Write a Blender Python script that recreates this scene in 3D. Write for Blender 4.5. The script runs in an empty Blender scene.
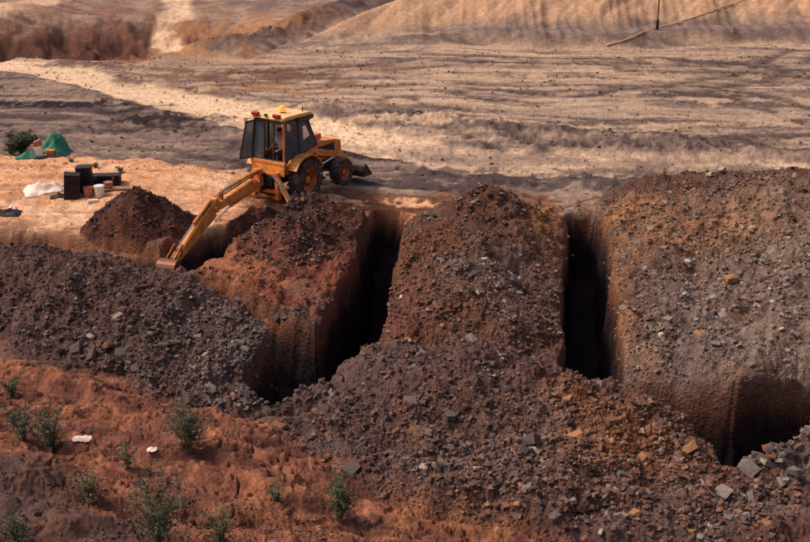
import bpy, bmesh, math, random
import numpy as np
from mathutils import Vector, Matrix, Quaternion

# ------------------------------------------------------------------ camera, sky, sun
scene = bpy.context.scene
COL = scene.collection
PITCH = math.radians(20.0)
CAMZ = 11.0
cd = bpy.data.cameras.new('camera'); cam = bpy.data.objects.new('camera', cd); COL.objects.link(cam)
cd.lens = 50.0; cd.sensor_width = 36.0; cd.clip_start = 0.1; cd.clip_end = 2000.0
cam.location = (0, 0, CAMZ); cam.rotation_euler = (math.pi/2 - PITCH, 0, 0)
scene.camera = cam

SUN_AZ = math.radians(274.0)      # compass style: clockwise from +Y; the sun stands to the left of the camera
SUN_EL = math.radians(50.0)
world = bpy.data.worlds.new('World'); scene.world = world; world.use_nodes = True
wn = world.node_tree; wn.nodes.clear()
sky = wn.nodes.new('ShaderNodeTexSky'); sky.sky_type = 'NISHITA'; sky.sun_disc = False
sky.sun_elevation = SUN_EL; sky.sun_rotation = SUN_AZ; sky.dust_density = 5.0; sky.air_density = 1.0
bgn = wn.nodes.new('ShaderNodeBackground'); bgn.inputs['Strength'].default_value = 0.15
wo = wn.nodes.new('ShaderNodeOutputWorld')
wn.links.new(sky.outputs[0], bgn.inputs['Color']); wn.links.new(bgn.outputs[0], wo.inputs['Surface'])
sd = bpy.data.lights.new('sun', 'SUN'); sun = bpy.data.objects.new('sun', sd); COL.objects.link(sun)
sd.energy = 2.05; sd.angle = math.radians(9.0); sd.color = (1.0, 0.89, 0.77)
sdir = Vector((math.sin(SUN_AZ)*math.cos(SUN_EL), math.cos(SUN_AZ)*math.cos(SUN_EL), math.sin(SUN_EL)))
sun.rotation_euler = sdir.to_track_quat('Z', 'Y').to_euler()
scene.view_settings.view_transform = 'Standard'; scene.view_settings.look = 'None'
scene.view_settings.exposure = 0.2; scene.view_settings.gamma = 1.0

# ------------------------------------------------------------------ helpers
FPX = 1125.0
def ray(u, v):
    a = (u-405)/FPX; b = (271-v)/FPX
    return np.array([a, math.cos(PITCH)+b*math.sin(PITCH), -math.sin(PITCH)+b*math.cos(PITCH)])
def W(u, v, z=0.0):
    """place on the level z that the survey photo shows at (u, v)"""
    d = ray(u, v); t = (z-CAMZ)/d[2]
    return (d[0]*t, d[1]*t)
def sr(r, g, b):
    f = lambda c: ((c/255+0.055)/1.055)**2.4 if c/255 > 0.04045 else c/255/12.92
    return np.array([f(r), f(g), f(b)])

def _h(ix, iy, s):
    n = ix.astype(np.uint32)*np.uint32(374761393) + iy.astype(np.uint32)*np.uint32(668265263) + np.uint32((s*1442695041) & 0xffffffff)
    n = (n ^ (n >> np.uint32(13)))*np.uint32(1274126177)
    n = (n ^ (n >> np.uint32(16)))*np.uint32(2246822519)
    return n ^ (n >> np.uint32(15))
GC = np.cos(np.arange(1024)*2*math.pi/1024); GS = np.sin(np.arange(1024)*2*math.pi/1024)
def pn(x, y, s=0):
    """gradient noise, about -1..1"""
    x0 = np.floor(x); y0 = np.floor(y); fx = x-x0; fy = y-y0
    ix = x0.astype(np.int64); iy = y0.astype(np.int64)
    u = fx*fx*fx*(fx*(fx*6-15)+10); v = fy*fy*fy*(fy*(fy*6-15)+10)
    def g(a, b, dx, dy):
        t = _h(a, b, s) & 1023
        return GC[t]*dx+GS[t]*dy
    n00 = g(ix, iy, fx, fy); n10 = g(ix+1, iy, fx-1, fy); n01 = g(ix, iy+1, fx, fy-1); n11 = g(ix+1, iy+1, fx-1, fy-1)
    a = n00+(n10-n00)*u; b = n01+(n11-n01)*u
    return (a+(b-a)*v)*1.5
def fbm(x, y, s=0, o=4, g=0.5):
    r = 0; a = 1; f = 1
    for i in range(o):
        r = r+a*pn(x*f+17.3*i, y*f-9.1*i, s+i*7); a *= g; f *= 2.03
    return r
def cell(x, y, s=0):
    """distance to nearest feature point and that point's random value"""
    x0 = np.floor(x); y0 = np.floor(y); best = np.full(np.shape(x), 9.0); val = np.zeros(np.shape(x)); sec = best.copy()
    for i in (-1, 0, 1):
        for j in (-1, 0, 1):
            cx = x0+i; cy = y0+j
            h = _h(cx.astype(np.int64), cy.astype(np.int64), s)
            px = cx+(h & 0xffff)/65536.0; py = cy+((h >> 16) & 0xffff)/65536.0
            d = (px-x)**2+(py-y)**2
            m = d < best
            sec = np.where(m, best, np.minimum(sec, d)); val = np.where(m, (h & 0xfff)/4096.0, val); best = np.where(m, d, best)
    return np.sqrt(best), val, np.sqrt(sec)-np.sqrt(best)
def ss(e0, e1, x):
    t = np.clip((x-e0)/(e1-e0), 0, 1); return t*t*(3-2*t)
def segs(x, y, pts):
    """distance to a polyline whose points are (x, y, extra...); returns distance and the extras interpolated"""
    best = np.full(np.shape(x), 1e9); ex = [np.zeros(np.shape(x)) for _ in pts[0][2:]]
    if len(pts) == 1: pts = [pts[0], pts[0]]
    for a, b in zip(pts[:-1], pts[1:]):
        dx = b[0]-a[0]; dy = b[1]-a[1]; L = dx*dx+dy*dy+1e-9
        t = np.clip(((x-a[0])*dx+(y-a[1])*dy)/L, 0, 1)
        d = np.hypot(x-a[0]-t*dx, y-a[1]-t*dy); m = d < best
        for k in range(len(ex)): ex[k] = np.where(m, a[2+k]+(b[2+k]-a[2+k])*t, ex[k])
        best = np.where(m, d, best)
    return best, ex
def side(x, y, a, b):
    """signed distance to the line a->b, positive to its left"""
    dx = b[0]-a[0]; dy = b[1]-a[1]; L = math.hypot(dx, dy)
    return ((y-a[1])*dx-(x-a[0])*dy)/L
def PL(*pts):      # (u, v, extras...) on level ground
    return [W(p[0], p[1])+tuple(p[2:]) for p in pts]
def PH(*pts):      # crest points (u, v, z, extras...)
    return [W(p[0], p[1], p[2])+tuple(p[2:]) for p in pts]

# ------------------------------------------------------------------ the lie of the land
# (line, half width, depth, softness of the edge)
TRENCH = [
    ('a', PL((390, 210, .40, 1.6), (382, 240, .40, 3.0), (370, 285, .44, 3.2), (352, 328, .55, 3.2), (318, 364, .76, 3.1), (278, 394, .50, 2.2)), .28),
    ('b', PL((584, 213, .46, 2.4), (587, 262, .46, 3.0), (590, 320, .48, 3.2), (594, 392, .52, 3.2)), .26),
    ('d', PL((594, 384, .46, 3.2), (655, 404, .55, 3.2), (702, 424, .90, 3.1), (745, 439, 1.12, 3.0), (800, 424, .80, 2.8), (900, 412, .7, 2.6)), .24),
    ('e', PL((322, 222, .45, .5), (262, 236, .55, 1.0), (205, 252, .6, 1.1), (166, 270, .7, 1.2), (120, 262, .7, .45), (40, 252, .7, .4), (-60, 246, .7, .35)), .55),
    ('f', PL((196, 292, .3, .4), (245, 318, .4, .8), (280, 337, .5, 1.9), (316, 352, .7, 3.2)), .50),
]
# heap: name, crest [(x, y, z, run-out slope)], roughness of the crest, palette
HEAPS = [
    ('small', PH((140, 199, 1.2, .72), (160, 209, .85, .7)), .12),
    ('digger', PH((300, 195, 1.4, .60), (322, 195, 1.3, .62), (290, 222, 1.0, .52), (285, 243, .75, .5)), .14),
    ('central', PH((490, 181, 2.15, .66), (484, 205, 1.75, .56), (474, 245, 1.25, .46), (470, 285, 1.0, .45), (498, 305, .85, .5)), .15),
    ('right', PH((668, 196, .85, .32), (735, 181, 1.5, .30), (812, 172, 2.1, .28), (900, 170, 2.4, .28), (880, 260, 1.9, .3), (800, 300, 1.35, .34), (760, 350, .95, .45), (690, 345, .75, .5), (660, 320, .7, .5), (660, 290, .85, .45), (668, 240, .9, .4)), .16),
    ('left', PH((-60, 240, .8, .42), (0, 252, .85, .36), (70, 272, 1.0, .33), (140, 286, 1.05, .30), (210, 305, 1.1, .32), (262, 324, 1.1, .40), (290, 348, .85, .5)), .16),
    ('front', PH((352, 362, .45, .5), (398, 345, .95, .42), (452, 352, 1.15, .36), (520, 370, 1.15, .36), (580, 388, 1.0, .38), (630, 406, .98, .46), (666, 438, .64, .5), (712, 474, .34, .45), (790, 492, .4, .35), (900, 480, .5, .3)), .16),
    ('fringe', PH((330, 395, .40, .30), (390, 420, .85, .30), (450, 455, .95, .28), (560, 470, .95, .26), (650, 500, .75, .25), (740, 520, .6, .25), (840, 540, .6, .25)), .14),
    ('apron', PH((235, 285, .30, .30), (290, 300, .42, .30), (322, 300, .38, .35), (338, 262, .35, .4), (350, 225, .35, .4)), .16),
    ('spill', PH((-60, 240, .45, .45), (20, 244, .42, .45), (85, 254, .42, .45), (150, 258, .35, .5)), .16),
    ('corner', PH((776, 452, .5, .8), (800, 438, .9, .8), (850, 418, 1.2, .8)), .14),
]
HN = [h[0] for h in HEAPS]
BANK = [W(-200, 322, .5), W(0, 360, .5), W(120, 369, .5), W(215, 403, .5), W(262, 412, .5), (W(330, 455, .5)), W(430, 500, .5), W(530, 528, .5), W(640, 562, .5), W(900, 610, .5)]
ROAD = PL((-150, 40), (0, 66), (60, 73), (140, 91), (230, 113), (330, 137), (450, 157), (560, 165), (700, 168), (810, 172), (1000, 176))
ROAD_B = PL((195, -16), (172, 14), (160, 24), (140, 42), (112, 58))
ROAD_C = PL((-60, 24), (20, 14), (70, 6), (140, -3))
GREY_SLIP = PL((205, 30), (196, 48), (185, 62))
BERM = PL((330, 112), (400, 120), (470, 130), (560, 138), (640, 144), (720, 148))
OUTC = PL((226, 52), (250, 36), (290, 28), (352, 14), (372, 10))
E0 = W(292, 47); E1 = W(900, 47)

# wheel tracks: (line, half width, gauge)
TRACKS = [(PL((685, 90), (745, 95), (815, 118)), .35, 1.0), (PL((688, 89), (750, 76), (805, 54)), .35, 1.0), (PL((410, 111), (520, 116), (640, 123), (720, 121)), .30, .9), (PL((400, 100), (455, 130), (520, 150)), .25, .9),
          (PL((390, 158), (470, 168), (560, 176), (660, 180), (820, 176)), .35, 1.1), (PL((360, 168), (450, 178), (560, 186), (700, 186)), .35, 1.0), (PL((330, 150), (430, 160), (600, 172), (810, 166)), .30, 1.0),
          (PL((0, 100), (110, 104), (190, 124), (300, 150)), .35, 1.1), (PL((0, 120), (120, 135), (250, 160)), .3, 1.0), (PL((-10, 140), (100, 146), (220, 168)), .25, 1.0),
          (PL((230, 75), (330, 68), (480, 60), (620, 62)), .35, 1.1), (PL((210, 90), (330, 80), (470, 78), (640, 84)), .3, 1.1), (PL((640, 70), (740, 66), (820, 74)), .5, 1.2), (PL((480, 92), (600, 98), (690, 90)), .3, 1.0), (PL((540, 140), (660, 146), (820, 140)), .4, 1.1)]
def bank_sd(x, y):
    d, _ = segs(x, y, BANK)
    ins = np.full(np.shape(x), False)
    px = [p[0] for p in BANK]; py = [p[1] for p in BANK]
    yl = np.interp(x, px, py, left=py[0], right=py[-1])
    return np.where(y < yl, d, -d)

def land(x, y):
    """everything about the surface at (x, y)"""
    r = np.hypot(x, y)
    near = 1-ss(42, 60, r)
    wx = fbm(x*.8, y*.8, 3, 3)*.16*near; wy = fbm(x*.8+50, y*.8, 5, 3)*.16*near
    X = x+wx; Y = y+wy
    n1 = fbm(x*.09, y*.09, 11, 3); n2 = fbm(x*.5, y*.5, 13, 3)
    n3 = fbm(x*2.2, y*2.2, 17, 4, .55)
    G = n1*.22+n2*.05*near
    # the quarry floor beyond: low ruts lying along the tracks
    far = ss(40, 47, y+.12*x)
    rut = fbm((x+.1*y)*.05, (y+.16*x)*1.1, 21, 4, .6)
    rut2 = fbm((x-.1*y)*.08, (y-.06*x)*2.6, 23, 3, .6)
    G = G+far*(rut*.02+rut2*.012+n3*.022)
    droad, _ = segs(X, Y, ROAD)
    road = 1-ss(1.45, 1.95, droad+n2*.3)
    G = G-road*.08+np.exp(-((droad-2.5)/.5)**2)*.16*(.6+n2)
    dberm, _ = segs(X, Y, BERM)
    berm = np.clip(1-dberm/2.6, 0, 1)
    G = G+berm**1.1*.40*(1+.25*n2)+.07*berm*n3+.05*berm*pn(x*1.3, y*1.3, 33)
    # pale pad where the camp stands sits a hand above the tracks
    padl = side(x, y, W(-100, 148), W(235, 178))
    pad = ss(-.9, .6, -padl+n2*.8)*(1-ss(W(240, 235)[0]-1.5, W(330, 190)[0]+1.0, x+n2))
    G = G+.28*pad*near
    # pit far left
    pc = W(78, 42); a = (x-pc[0])/16.0; b = (y-pc[1]-4)/11.0
    q = np.sqrt(a*a+b*b)+n1*.18+.05*n2
    pit = 1-ss(.05, 1.05, q)
    G = G-pit*5.0+pit*(np.abs(fbm(x*.28+y*.12, y*.25, 31, 3)))*1.3
    # rise beyond
    G = G+np.clip(y-88+x*.05, 0, None)*.10*(1-ss(-8, 4, x-.2*(y-72)))
    d3, _ = segs(X, Y, ROAD_C)
    G = G+np.clip(1-d3/3.5, 0, 1)*.9
    do, _ = segs(X, Y, OUTC)
    outc = np.clip(1-do/2.8, 0, 1)
    G = G+outc**.7*1.0*(1+.3*n2)+outc*.25*pn(x*.5, y*.9, 37)
    # embankment: low cliff, bench, gullied slope
    df = side(x, y, E0, E1)
    dl = (x-E0[0])*.92-(y-E0[1])*.38
    wob = fbm(x*.12, y*.02, 41, 3)
    dfw = df+wob*1.3
    cl = ss(0, 1.1, dfw)*ss(2, 12, dl)
    bench = 1.0*cl
    gul = np.abs(pn((x-.85*y)*.40, y*.03, 43))*.9+.6*np.abs(pn((x-.85*y)*1.15+n2*.2, y*.06, 47))+.1*n2
    up = np.clip(np.minimum(dfw-2.8, (dl+1.0)*.85), 0, None)
    emb = np.minimum(up*.58, 17.0)
    gamp = np.clip(up*.3, 0, 1)*(emb < 16.9)*(.7+.8*n2+.5*wob)
    G = G+bench+emb-(.55-gul)*.50*gamp-cl*.35*np.abs(pn(x*.9, y*.12, 53))
    # foreground bank rising to the camera
    bd = bank_sd(X, Y)
    bk = ss(-.25, .25, bd)
    ba = x*.97-y*.25+.5*n2; bb = x*.25+y*.97+.35*n2
    lay = fbm(ba*.55, bb*1.3, 61, 4, .5)
    led = fbm(ba*.32, bb*.85, 67, 4, .55)
    tq = led*4.5; tf = tq-np.floor(tq); terr = (np.floor(tq)+ss(.72, 1.0, tf))/4.5
    cn = np.abs(fbm(ba*.6, bb*1.25, 71, 3, .55)); crack = np.clip(.07-cn, 0, .07)/.07*ss(-.2, .3, pn(x*.5, y*.5, 72))
    c3, c3v, c3e = cell(ba*1.3+n3*.25, bb*2.6+n3*.3, 74); c4, c4v, c4e = cell(x*5.5+n3*.4, y*6.5, 76)
    bz = .30+np.clip(bd, 0, None)*.22+np.clip(bd-11, 0, None)*.3
    bz = bz+lay*.07+terr*.30-crack*.20+n3*.030-np.clip(.08-c3e, 0, .08)*1.1*ss(-.3, .3, n1+n2)+(.4-c4)*.05*ss(-.3, .4, lay)+(c3v-.5)*.05
    fine = ss(30, 60, r)
    base = G
    G = G*(1-bk)+bz*bk
    G = G+(n3*.035)*(1-bk)*near
    # dug lines
    cut = np.zeros(np.shape(x)); floor = np.full(np.shape(x), 9.0); cutall = np.zeros(np.shape(x))
    rag = fbm(x*1.2, y*1.2, 73, 3, .5); rag2 = fbm(x*1.0, y*1.0, 75, 2, .4)
    wlx = fbm(x*.5, y*.5, 77, 2)*.10*near; wly = fbm(x*.5+30, y*.5, 79, 2)*.10*near
    for nm, pts, soft in TRENCH:
        d, (hw, dep) = segs(X if nm in 'ef' else x+wlx, Y if nm in 'ef' else y+wly, pts)
        e = hw+(rag2*.05 if nm in 'abd' else rag*.16)
        c = 1-ss(e-.02, e+soft, d)
        c = c*(1-.0*bk)
        if nm in 'abd':
            # a rounded, crumbled lip
            lip = np.exp(-np.clip(d-e, 0, None)/.22)*(.20+.10*n3+.10*n2)*(d > e)
            G = G-lip*(1-bk)
        floor = np.where(c*dep > cut*1.0, dep, floor); cutall = np.maximum(cutall, c); cut = np.maximum(cut, c*dep)
    cut = cut*(1-bk)
    # heaps
    hh = []; hid = np.full(np.shape(x), -1); H = np.zeros(np.shape(x))
    cl1, cv1, ce1 = cell(x*2.6+wx*4, y*2.6+wy*4, 81)
    cl2, cv2, ce2 = cell(x*6.5, y*6.5, 83)
    bump = n2*.16+fbm(x*1.1, y*1.1, 87, 5, .62)*.16+(.35-cl1)*.16*(cv1 > .45)+(.4-cl2)*.055
    for i, (nm, pts, rough) in enumerate(HEAPS):
        best = np.full(np.shape(x), -9.0)
        if len(pts) == 1: pts = pts*2
        for a, b in zip(pts[:-1], pts[1:]):
            dx = b[0]-a[0]; dy = b[1]-a[1]; L = dx*dx+dy*dy+1e-9
            t = np.clip(((X-a[0])*dx+(Y-a[1])*dy)/L, 0, 1)
            d = np.hypot(X-a[0]-t*dx, Y-a[1]-t*dy)
            z = a[2]+(b[2]-a[2])*t; sl = a[3]+(b[3]-a[3])*t
            d = np.sqrt(d*d+.12)-.34
            hcur = z-d*sl
            k = .12
            best = np.maximum(best, hcur)+0*k
        amp = {'small': .6, 'digger': .8, 'central': 1.0, 'right': .9, 'left': 1.15, 'front': 1.0, 'fringe': 1.0, 'corner': 1.5, 'apron': 1.3, 'spill': 1.3}[nm]
        best = best+bump*amp*ss(-.3, .5, best)-.10
        if nm == 'corner': best = best+(.3-cl1)*.5*ss(-.2, .3, best)
        m = best > H
        H = np.where(m, best, H); hid = np.where(m & (best > .03), i, hid)
    H = H*(1-bk)
    cutn = np.clip(cutall, 0, 1)
    Hc = H*(1-cutn)*(cutn < .97)
    hid = np.where(Hc > .03, hid, -1)
    G = G-cut-cut/np.maximum(floor, .3)*0
    wallm = (cutall > .03) & (cutall < .97)
    tr = np.zeros(np.shape(x)); m = (r > 36) & (r < 100) & (np.abs(x) < 34)
    if m.any():
        xm = x[m]+n2[m]*.25; ym = y[m]+n2[m]*.35; t_ = np.zeros(xm.shape)
        for pts, hw, gau in TRACKS:
            pts = [(p[0], p[1], k*7.0) for k, p in enumerate(pts)]
            L0 = 0; q_ = []
            for k, p in enumerate(pts):
                if k: L0 += math.hypot(p[0]-pts[k-1][0], p[1]-pts[k-1][1])
                q_.append((p[0], p[1], L0))
            d, (al,) = segs(xm, ym, q_)
            w = np.exp(-((d-gau)/(hw*1.35))**2)*(.85+.15*np.sin(al*2*math.pi/.6))
            t_ = np.maximum(t_, w)
        tr[m] = t_*ss(-.8, .0, fbm(x[m]*.25, y[m]*.25, 151, 2))*(1-road[m]*.5)
    G = G-tr*.07*(1-bk)
    return dict(tr=tr, G=G, H=Hc, hid=hid, cut=cut, cutall=cutall, bk=bk, bd=bd, far=far, road=road, berm=berm, pit=pit, pitq=q,
                emb=emb, cl=cl, gul=gul, outc=outc, n1=n1, n2=n2, n3=n3, rut=rut, rut2=rut2, lay=lay, crack=crack, pad=pad,
                droad=droad, rag=rag, near=near, dfw=dfw, cv1=cv1, cv2=cv2, cl2=cl2, dl=dl, led=led)
def surf(x, y):
    f = land(np.atleast_1d(np.asarray(x, float)), np.atleast_1d(np.asarray(y, float)))
    return f['G']+f['H']
def surf1(x, y): return float(surf(x, y)[0])
def hit(u, v):
    """first point of the land along a line of sight"""
    d = ray(u, v); t = np.linspace(9, 150, 2600)
    xs = d[0]*t; ys = d[1]*t; zs = CAMZ+d[2]*t
    g = surf(xs, ys); k = int(np.argmax(zs < g))
    return float(xs[k]), float(ys[k]), float(g[k])

# ---- earth colours (albedo)
C = dict(pad=sr(206, 152, 112), track=sr(126, 103, 92), road=sr(226, 186, 150), tan=sr(168, 138, 116), sand=sr(178, 138, 108),
         clay=sr(146, 90, 64), clay2=sr(118, 68, 54), purple=sr(92, 68, 63), dark=sr(70, 48, 46), black=sr(42, 30, 32), rust=sr(112, 70, 50),
         slate=sr(106, 88, 82), grey=sr(142, 120, 104), pitred=sr(112, 78, 68), wet=sr(72, 58, 58), ochre=sr(162, 112, 72), pale=sr(196, 162, 128), brown=sr(96, 66, 54))
def mixc(c, col, w):
    w = np.clip(w, 0, 1)[..., None]; return c+(col-c)*w
def paint_spots(c, x, y, n2, n3, fall, hard):
    sh = x.shape; x = x.ravel(); y = y.ravel(); n2 = n2.ravel(); n3 = n3.ravel(); c = c.reshape(-1, 3).copy()
    for (u, v, lv, rx, ry, col, s) in SPOTS:
        px, py = W(u, v, lv)
        k = np.nonzero((np.abs(x-px) < rx*2.1) & (np.abs(y-py) < ry*2.1))[0]
        if not len(k): continue
        d = ((x[k]-px)/rx)**2+((y[k]-py)/ry)**2
        w = s*np.exp(-d*fall)*(1.0+(1.5 if hard else .8)*n2[k]+(1.1 if hard else .5)*n3[k])
        if hard and s > .5: w = ss(.16, .5, w)*s
        c[k] = mixc(c[k], C[col], w)
    return c.reshape(sh+(3,))
# patches of different soil and one painted shadow: (u, v, level, radius x, radius y, colour, strength)
SPOTS = [
    # tracks around the working area
    (28, 103, 0, 2.6, .45, 'black', .9), (82, 105, 0, 3.6, .65, 'black', .95), (130, 112, 0, 1.6, .35, 'black', .8), (165, 121, 0, 2.6, .9, 'black', .95), (180, 128, 0, 2.2, .6, 'black', .8), (215, 131, 0, 2.0, .45, 'black', .8), (120, 158, 0, 1.2, .4, 'wet', .7), (368, 158, 0, 1.3, .8, 'black', .8),
    (60, 140, 0, 7, 3.0, 'track', .6), (430, 178, 0, 4, .8, 'wet', .7), (480, 168, 0, 3, .5, 'wet', .8), (560, 180, 0, 5, 1.0, 'wet', .8), (640, 176, 0, 3, .6, 'black', .6), (690, 172, 0, 6, .9, 'wet', .6),
    (585, 205, 0, 1.0, 2.2, 'grey', .8),
    # quarry floor, right
    (760, 75, 0, 5, 2.4, 'wet', .75), (700, 96, 0, 3.4, .9, 'wet', .8), (742, 104, 0, 4.2, .8, 'wet', .9), (600, 121, 0, 3.6, .7, 'wet', .75), (722, 145, 0, 2, 1.0, 'black', .6),
    (700, 135, 0, 6, 1.4, 'wet', .5), (620, 60, 0, 7, 1.4, 'wet', .6), (690, 62, 0, 4, 1.2, 'wet', .5), (580, 75, 0, 8, 2.2, 'pale', .35), (600, 108, 0, 9, 1.6, 'grey', .5), (470, 150, 0, 6, 1.4, 'track', .6), (640, 158, 0, 8, 1.4, 'track', .55), (520, 128, 0, 7, 1.0, 'pale', .6),
    (230, 75, 0, 7, 2.4, 'brown', .65), (310, 68, 0, 8, 1.6, 'brown', .5), (205, 82, 0, 4, 2, 'pitred', .5), (270, 88, 0, 4, 2, 'ochre', .35),
    # pit and the ground past it; shadow at the pit road's end painted dark
    (55, 38, 0, 10, 7, 'dark', .45), (105, 60, 0, 3.5, 3.5, 'dark', .7), (25, 40, 0, 4, 5, 'dark', .35), (170, 50, 0, 5, 5, 'clay', .25), (235, 22, 0, 7, 6, 'ochre', .6), (205, 52, 0, 6, 4, 'ochre', .35),
    (90, 15, 0, 14, 6, 'clay', .25), (310, 46, 0, 9, 2.6, 'slate', .7), (300, 8, 0, 14, 4, 'slate', .5),
    # small heap and left side
    (10, 240, 0, 3.0, .8, 'dark', .6), (100, 250, 0, 3.5, .8, 'rust', .55), (60, 262, .3, 3.5, .8, 'brown', .6), (40, 285, .6, 4, 1.2, 'brown', .35), (200, 262, 0, 1.5, .6, 'rust', .6),
    (250, 352, .7, 2.2, 1.8, 'slate', .55), (175, 330, .8, 1.6, 1.0, 'slate', .35), (90, 320, .8, 3, 1.3, 'purple', .6), (230, 385, .5, 1.5, .9, 'slate', .35),
    # block under the digger's heap
    (270, 285, 0, 2.6, 1.4, 'clay', .85), (330, 270, 0, 1.4, 1.6, 'clay2', .7), (205, 272, 0, 1.3, .8, 'clay', .6), (350, 205, 0, 2.0, 1.0, 'clay', .75), (395, 208, 0, 1.6, .6, 'clay', .85), (372, 199, 0, 2.4, .7, 'pad', .75), (408, 200, 0, 1.8, .7, 'pad', .8), (412, 215, 0, .8, .8, 'ochre', .8), (300, 340, 0, .01, .01, 'clay', 0),
    (345, 222, .5, .9, 1.6, 'rust', .8), (300, 205, 1, 1.4, 1.3, 'dark', .5),
    # central heap
    (520, 208, 1.4, 1.1, 1.1, 'rust', .75), (470, 200, 1.4, .9, 1.4, 'dark', .6), (425, 240, .9, .9, 2.2, 'rust', .55), (545, 235, .6, .5, 3, 'ochre', .55), (450, 275, .9, 1.4, .8, 'slate', .7), (500, 270, .9, 1.3, 1.2, 'slate', .6),
    (420, 290, .6, .8, 1.2, 'clay2', .6), (400, 310, .3, .8, 1.0, 'clay2', .6), (470, 320, .4, 1.2, .7, 'rust', .35), (545, 290, .3, .5, 2, 'brown', .7), (525, 325, .5, 1.1, .9, 'brown', .6),
    # right heap
    (625, 205, .7, .9, 1.6, 'ochre', .8), (660, 235, .9, 1.5, 1.6, 'ochre', .6), (720, 215, 1.3, 1.6, 1.6, 'ochre', .55), (640, 270, .8, 1.0, 2.4, 'rust', .5), (790, 250, 1.5, 2.0, 2.4, 'grey', .5),
    (700, 300, .9, 3.0, 2.6, 'slate', .8), (760, 300, .9, 3.0, 3.6, 'grey', .35), (780, 350, .9, 1.9, 1.4, 'grey', .8), (690, 340, .9, 2.0, 1.2, 'slate', .6), (750, 200, 1.5, 4.0, 1.5, 'grey', .3), (650, 350, .5, 1.0, 1.0, 'slate', .6), (705, 245, 1.1, 1.2, .9, 'brown', .5), (612, 300, .2, .35, 4, 'ochre', .7),
    (735, 400, .3, 2.0, .6, 'brown', .6),
    # front heap
    (600, 405, .9, 1.2, .9, 'rust', .75), (660, 430, .8, 1.3, 1.0, 'rust', .85), (600, 450, .8, 1.1, 1.2, 'ochre', .35), (560, 440, .9, .9, 1.4, 'rust', .35), (690, 470, .6, 1.2, .8, 'rust', .6), (545, 480, .8, .6, .8, 'slate', .3), (490, 430, .9, .8, 1.2, 'slate', .22),
    (540, 420, 1.0, .5, 1.4, 'slate', .45), (440, 480, .7, 1.6, .7, 'slate', .4), (740, 500, .5, 1.6, .7, 'slate', .6), (770, 470, .5, .6, .5, 'brown', .4), (360, 350, .6, 1.0, 1.0, 'slate', .3), (620, 500, .6, 1.2, .5, 'rust', .4),
    (790, 440, .5, .9, .8, 'grey', .7),
]
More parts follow.
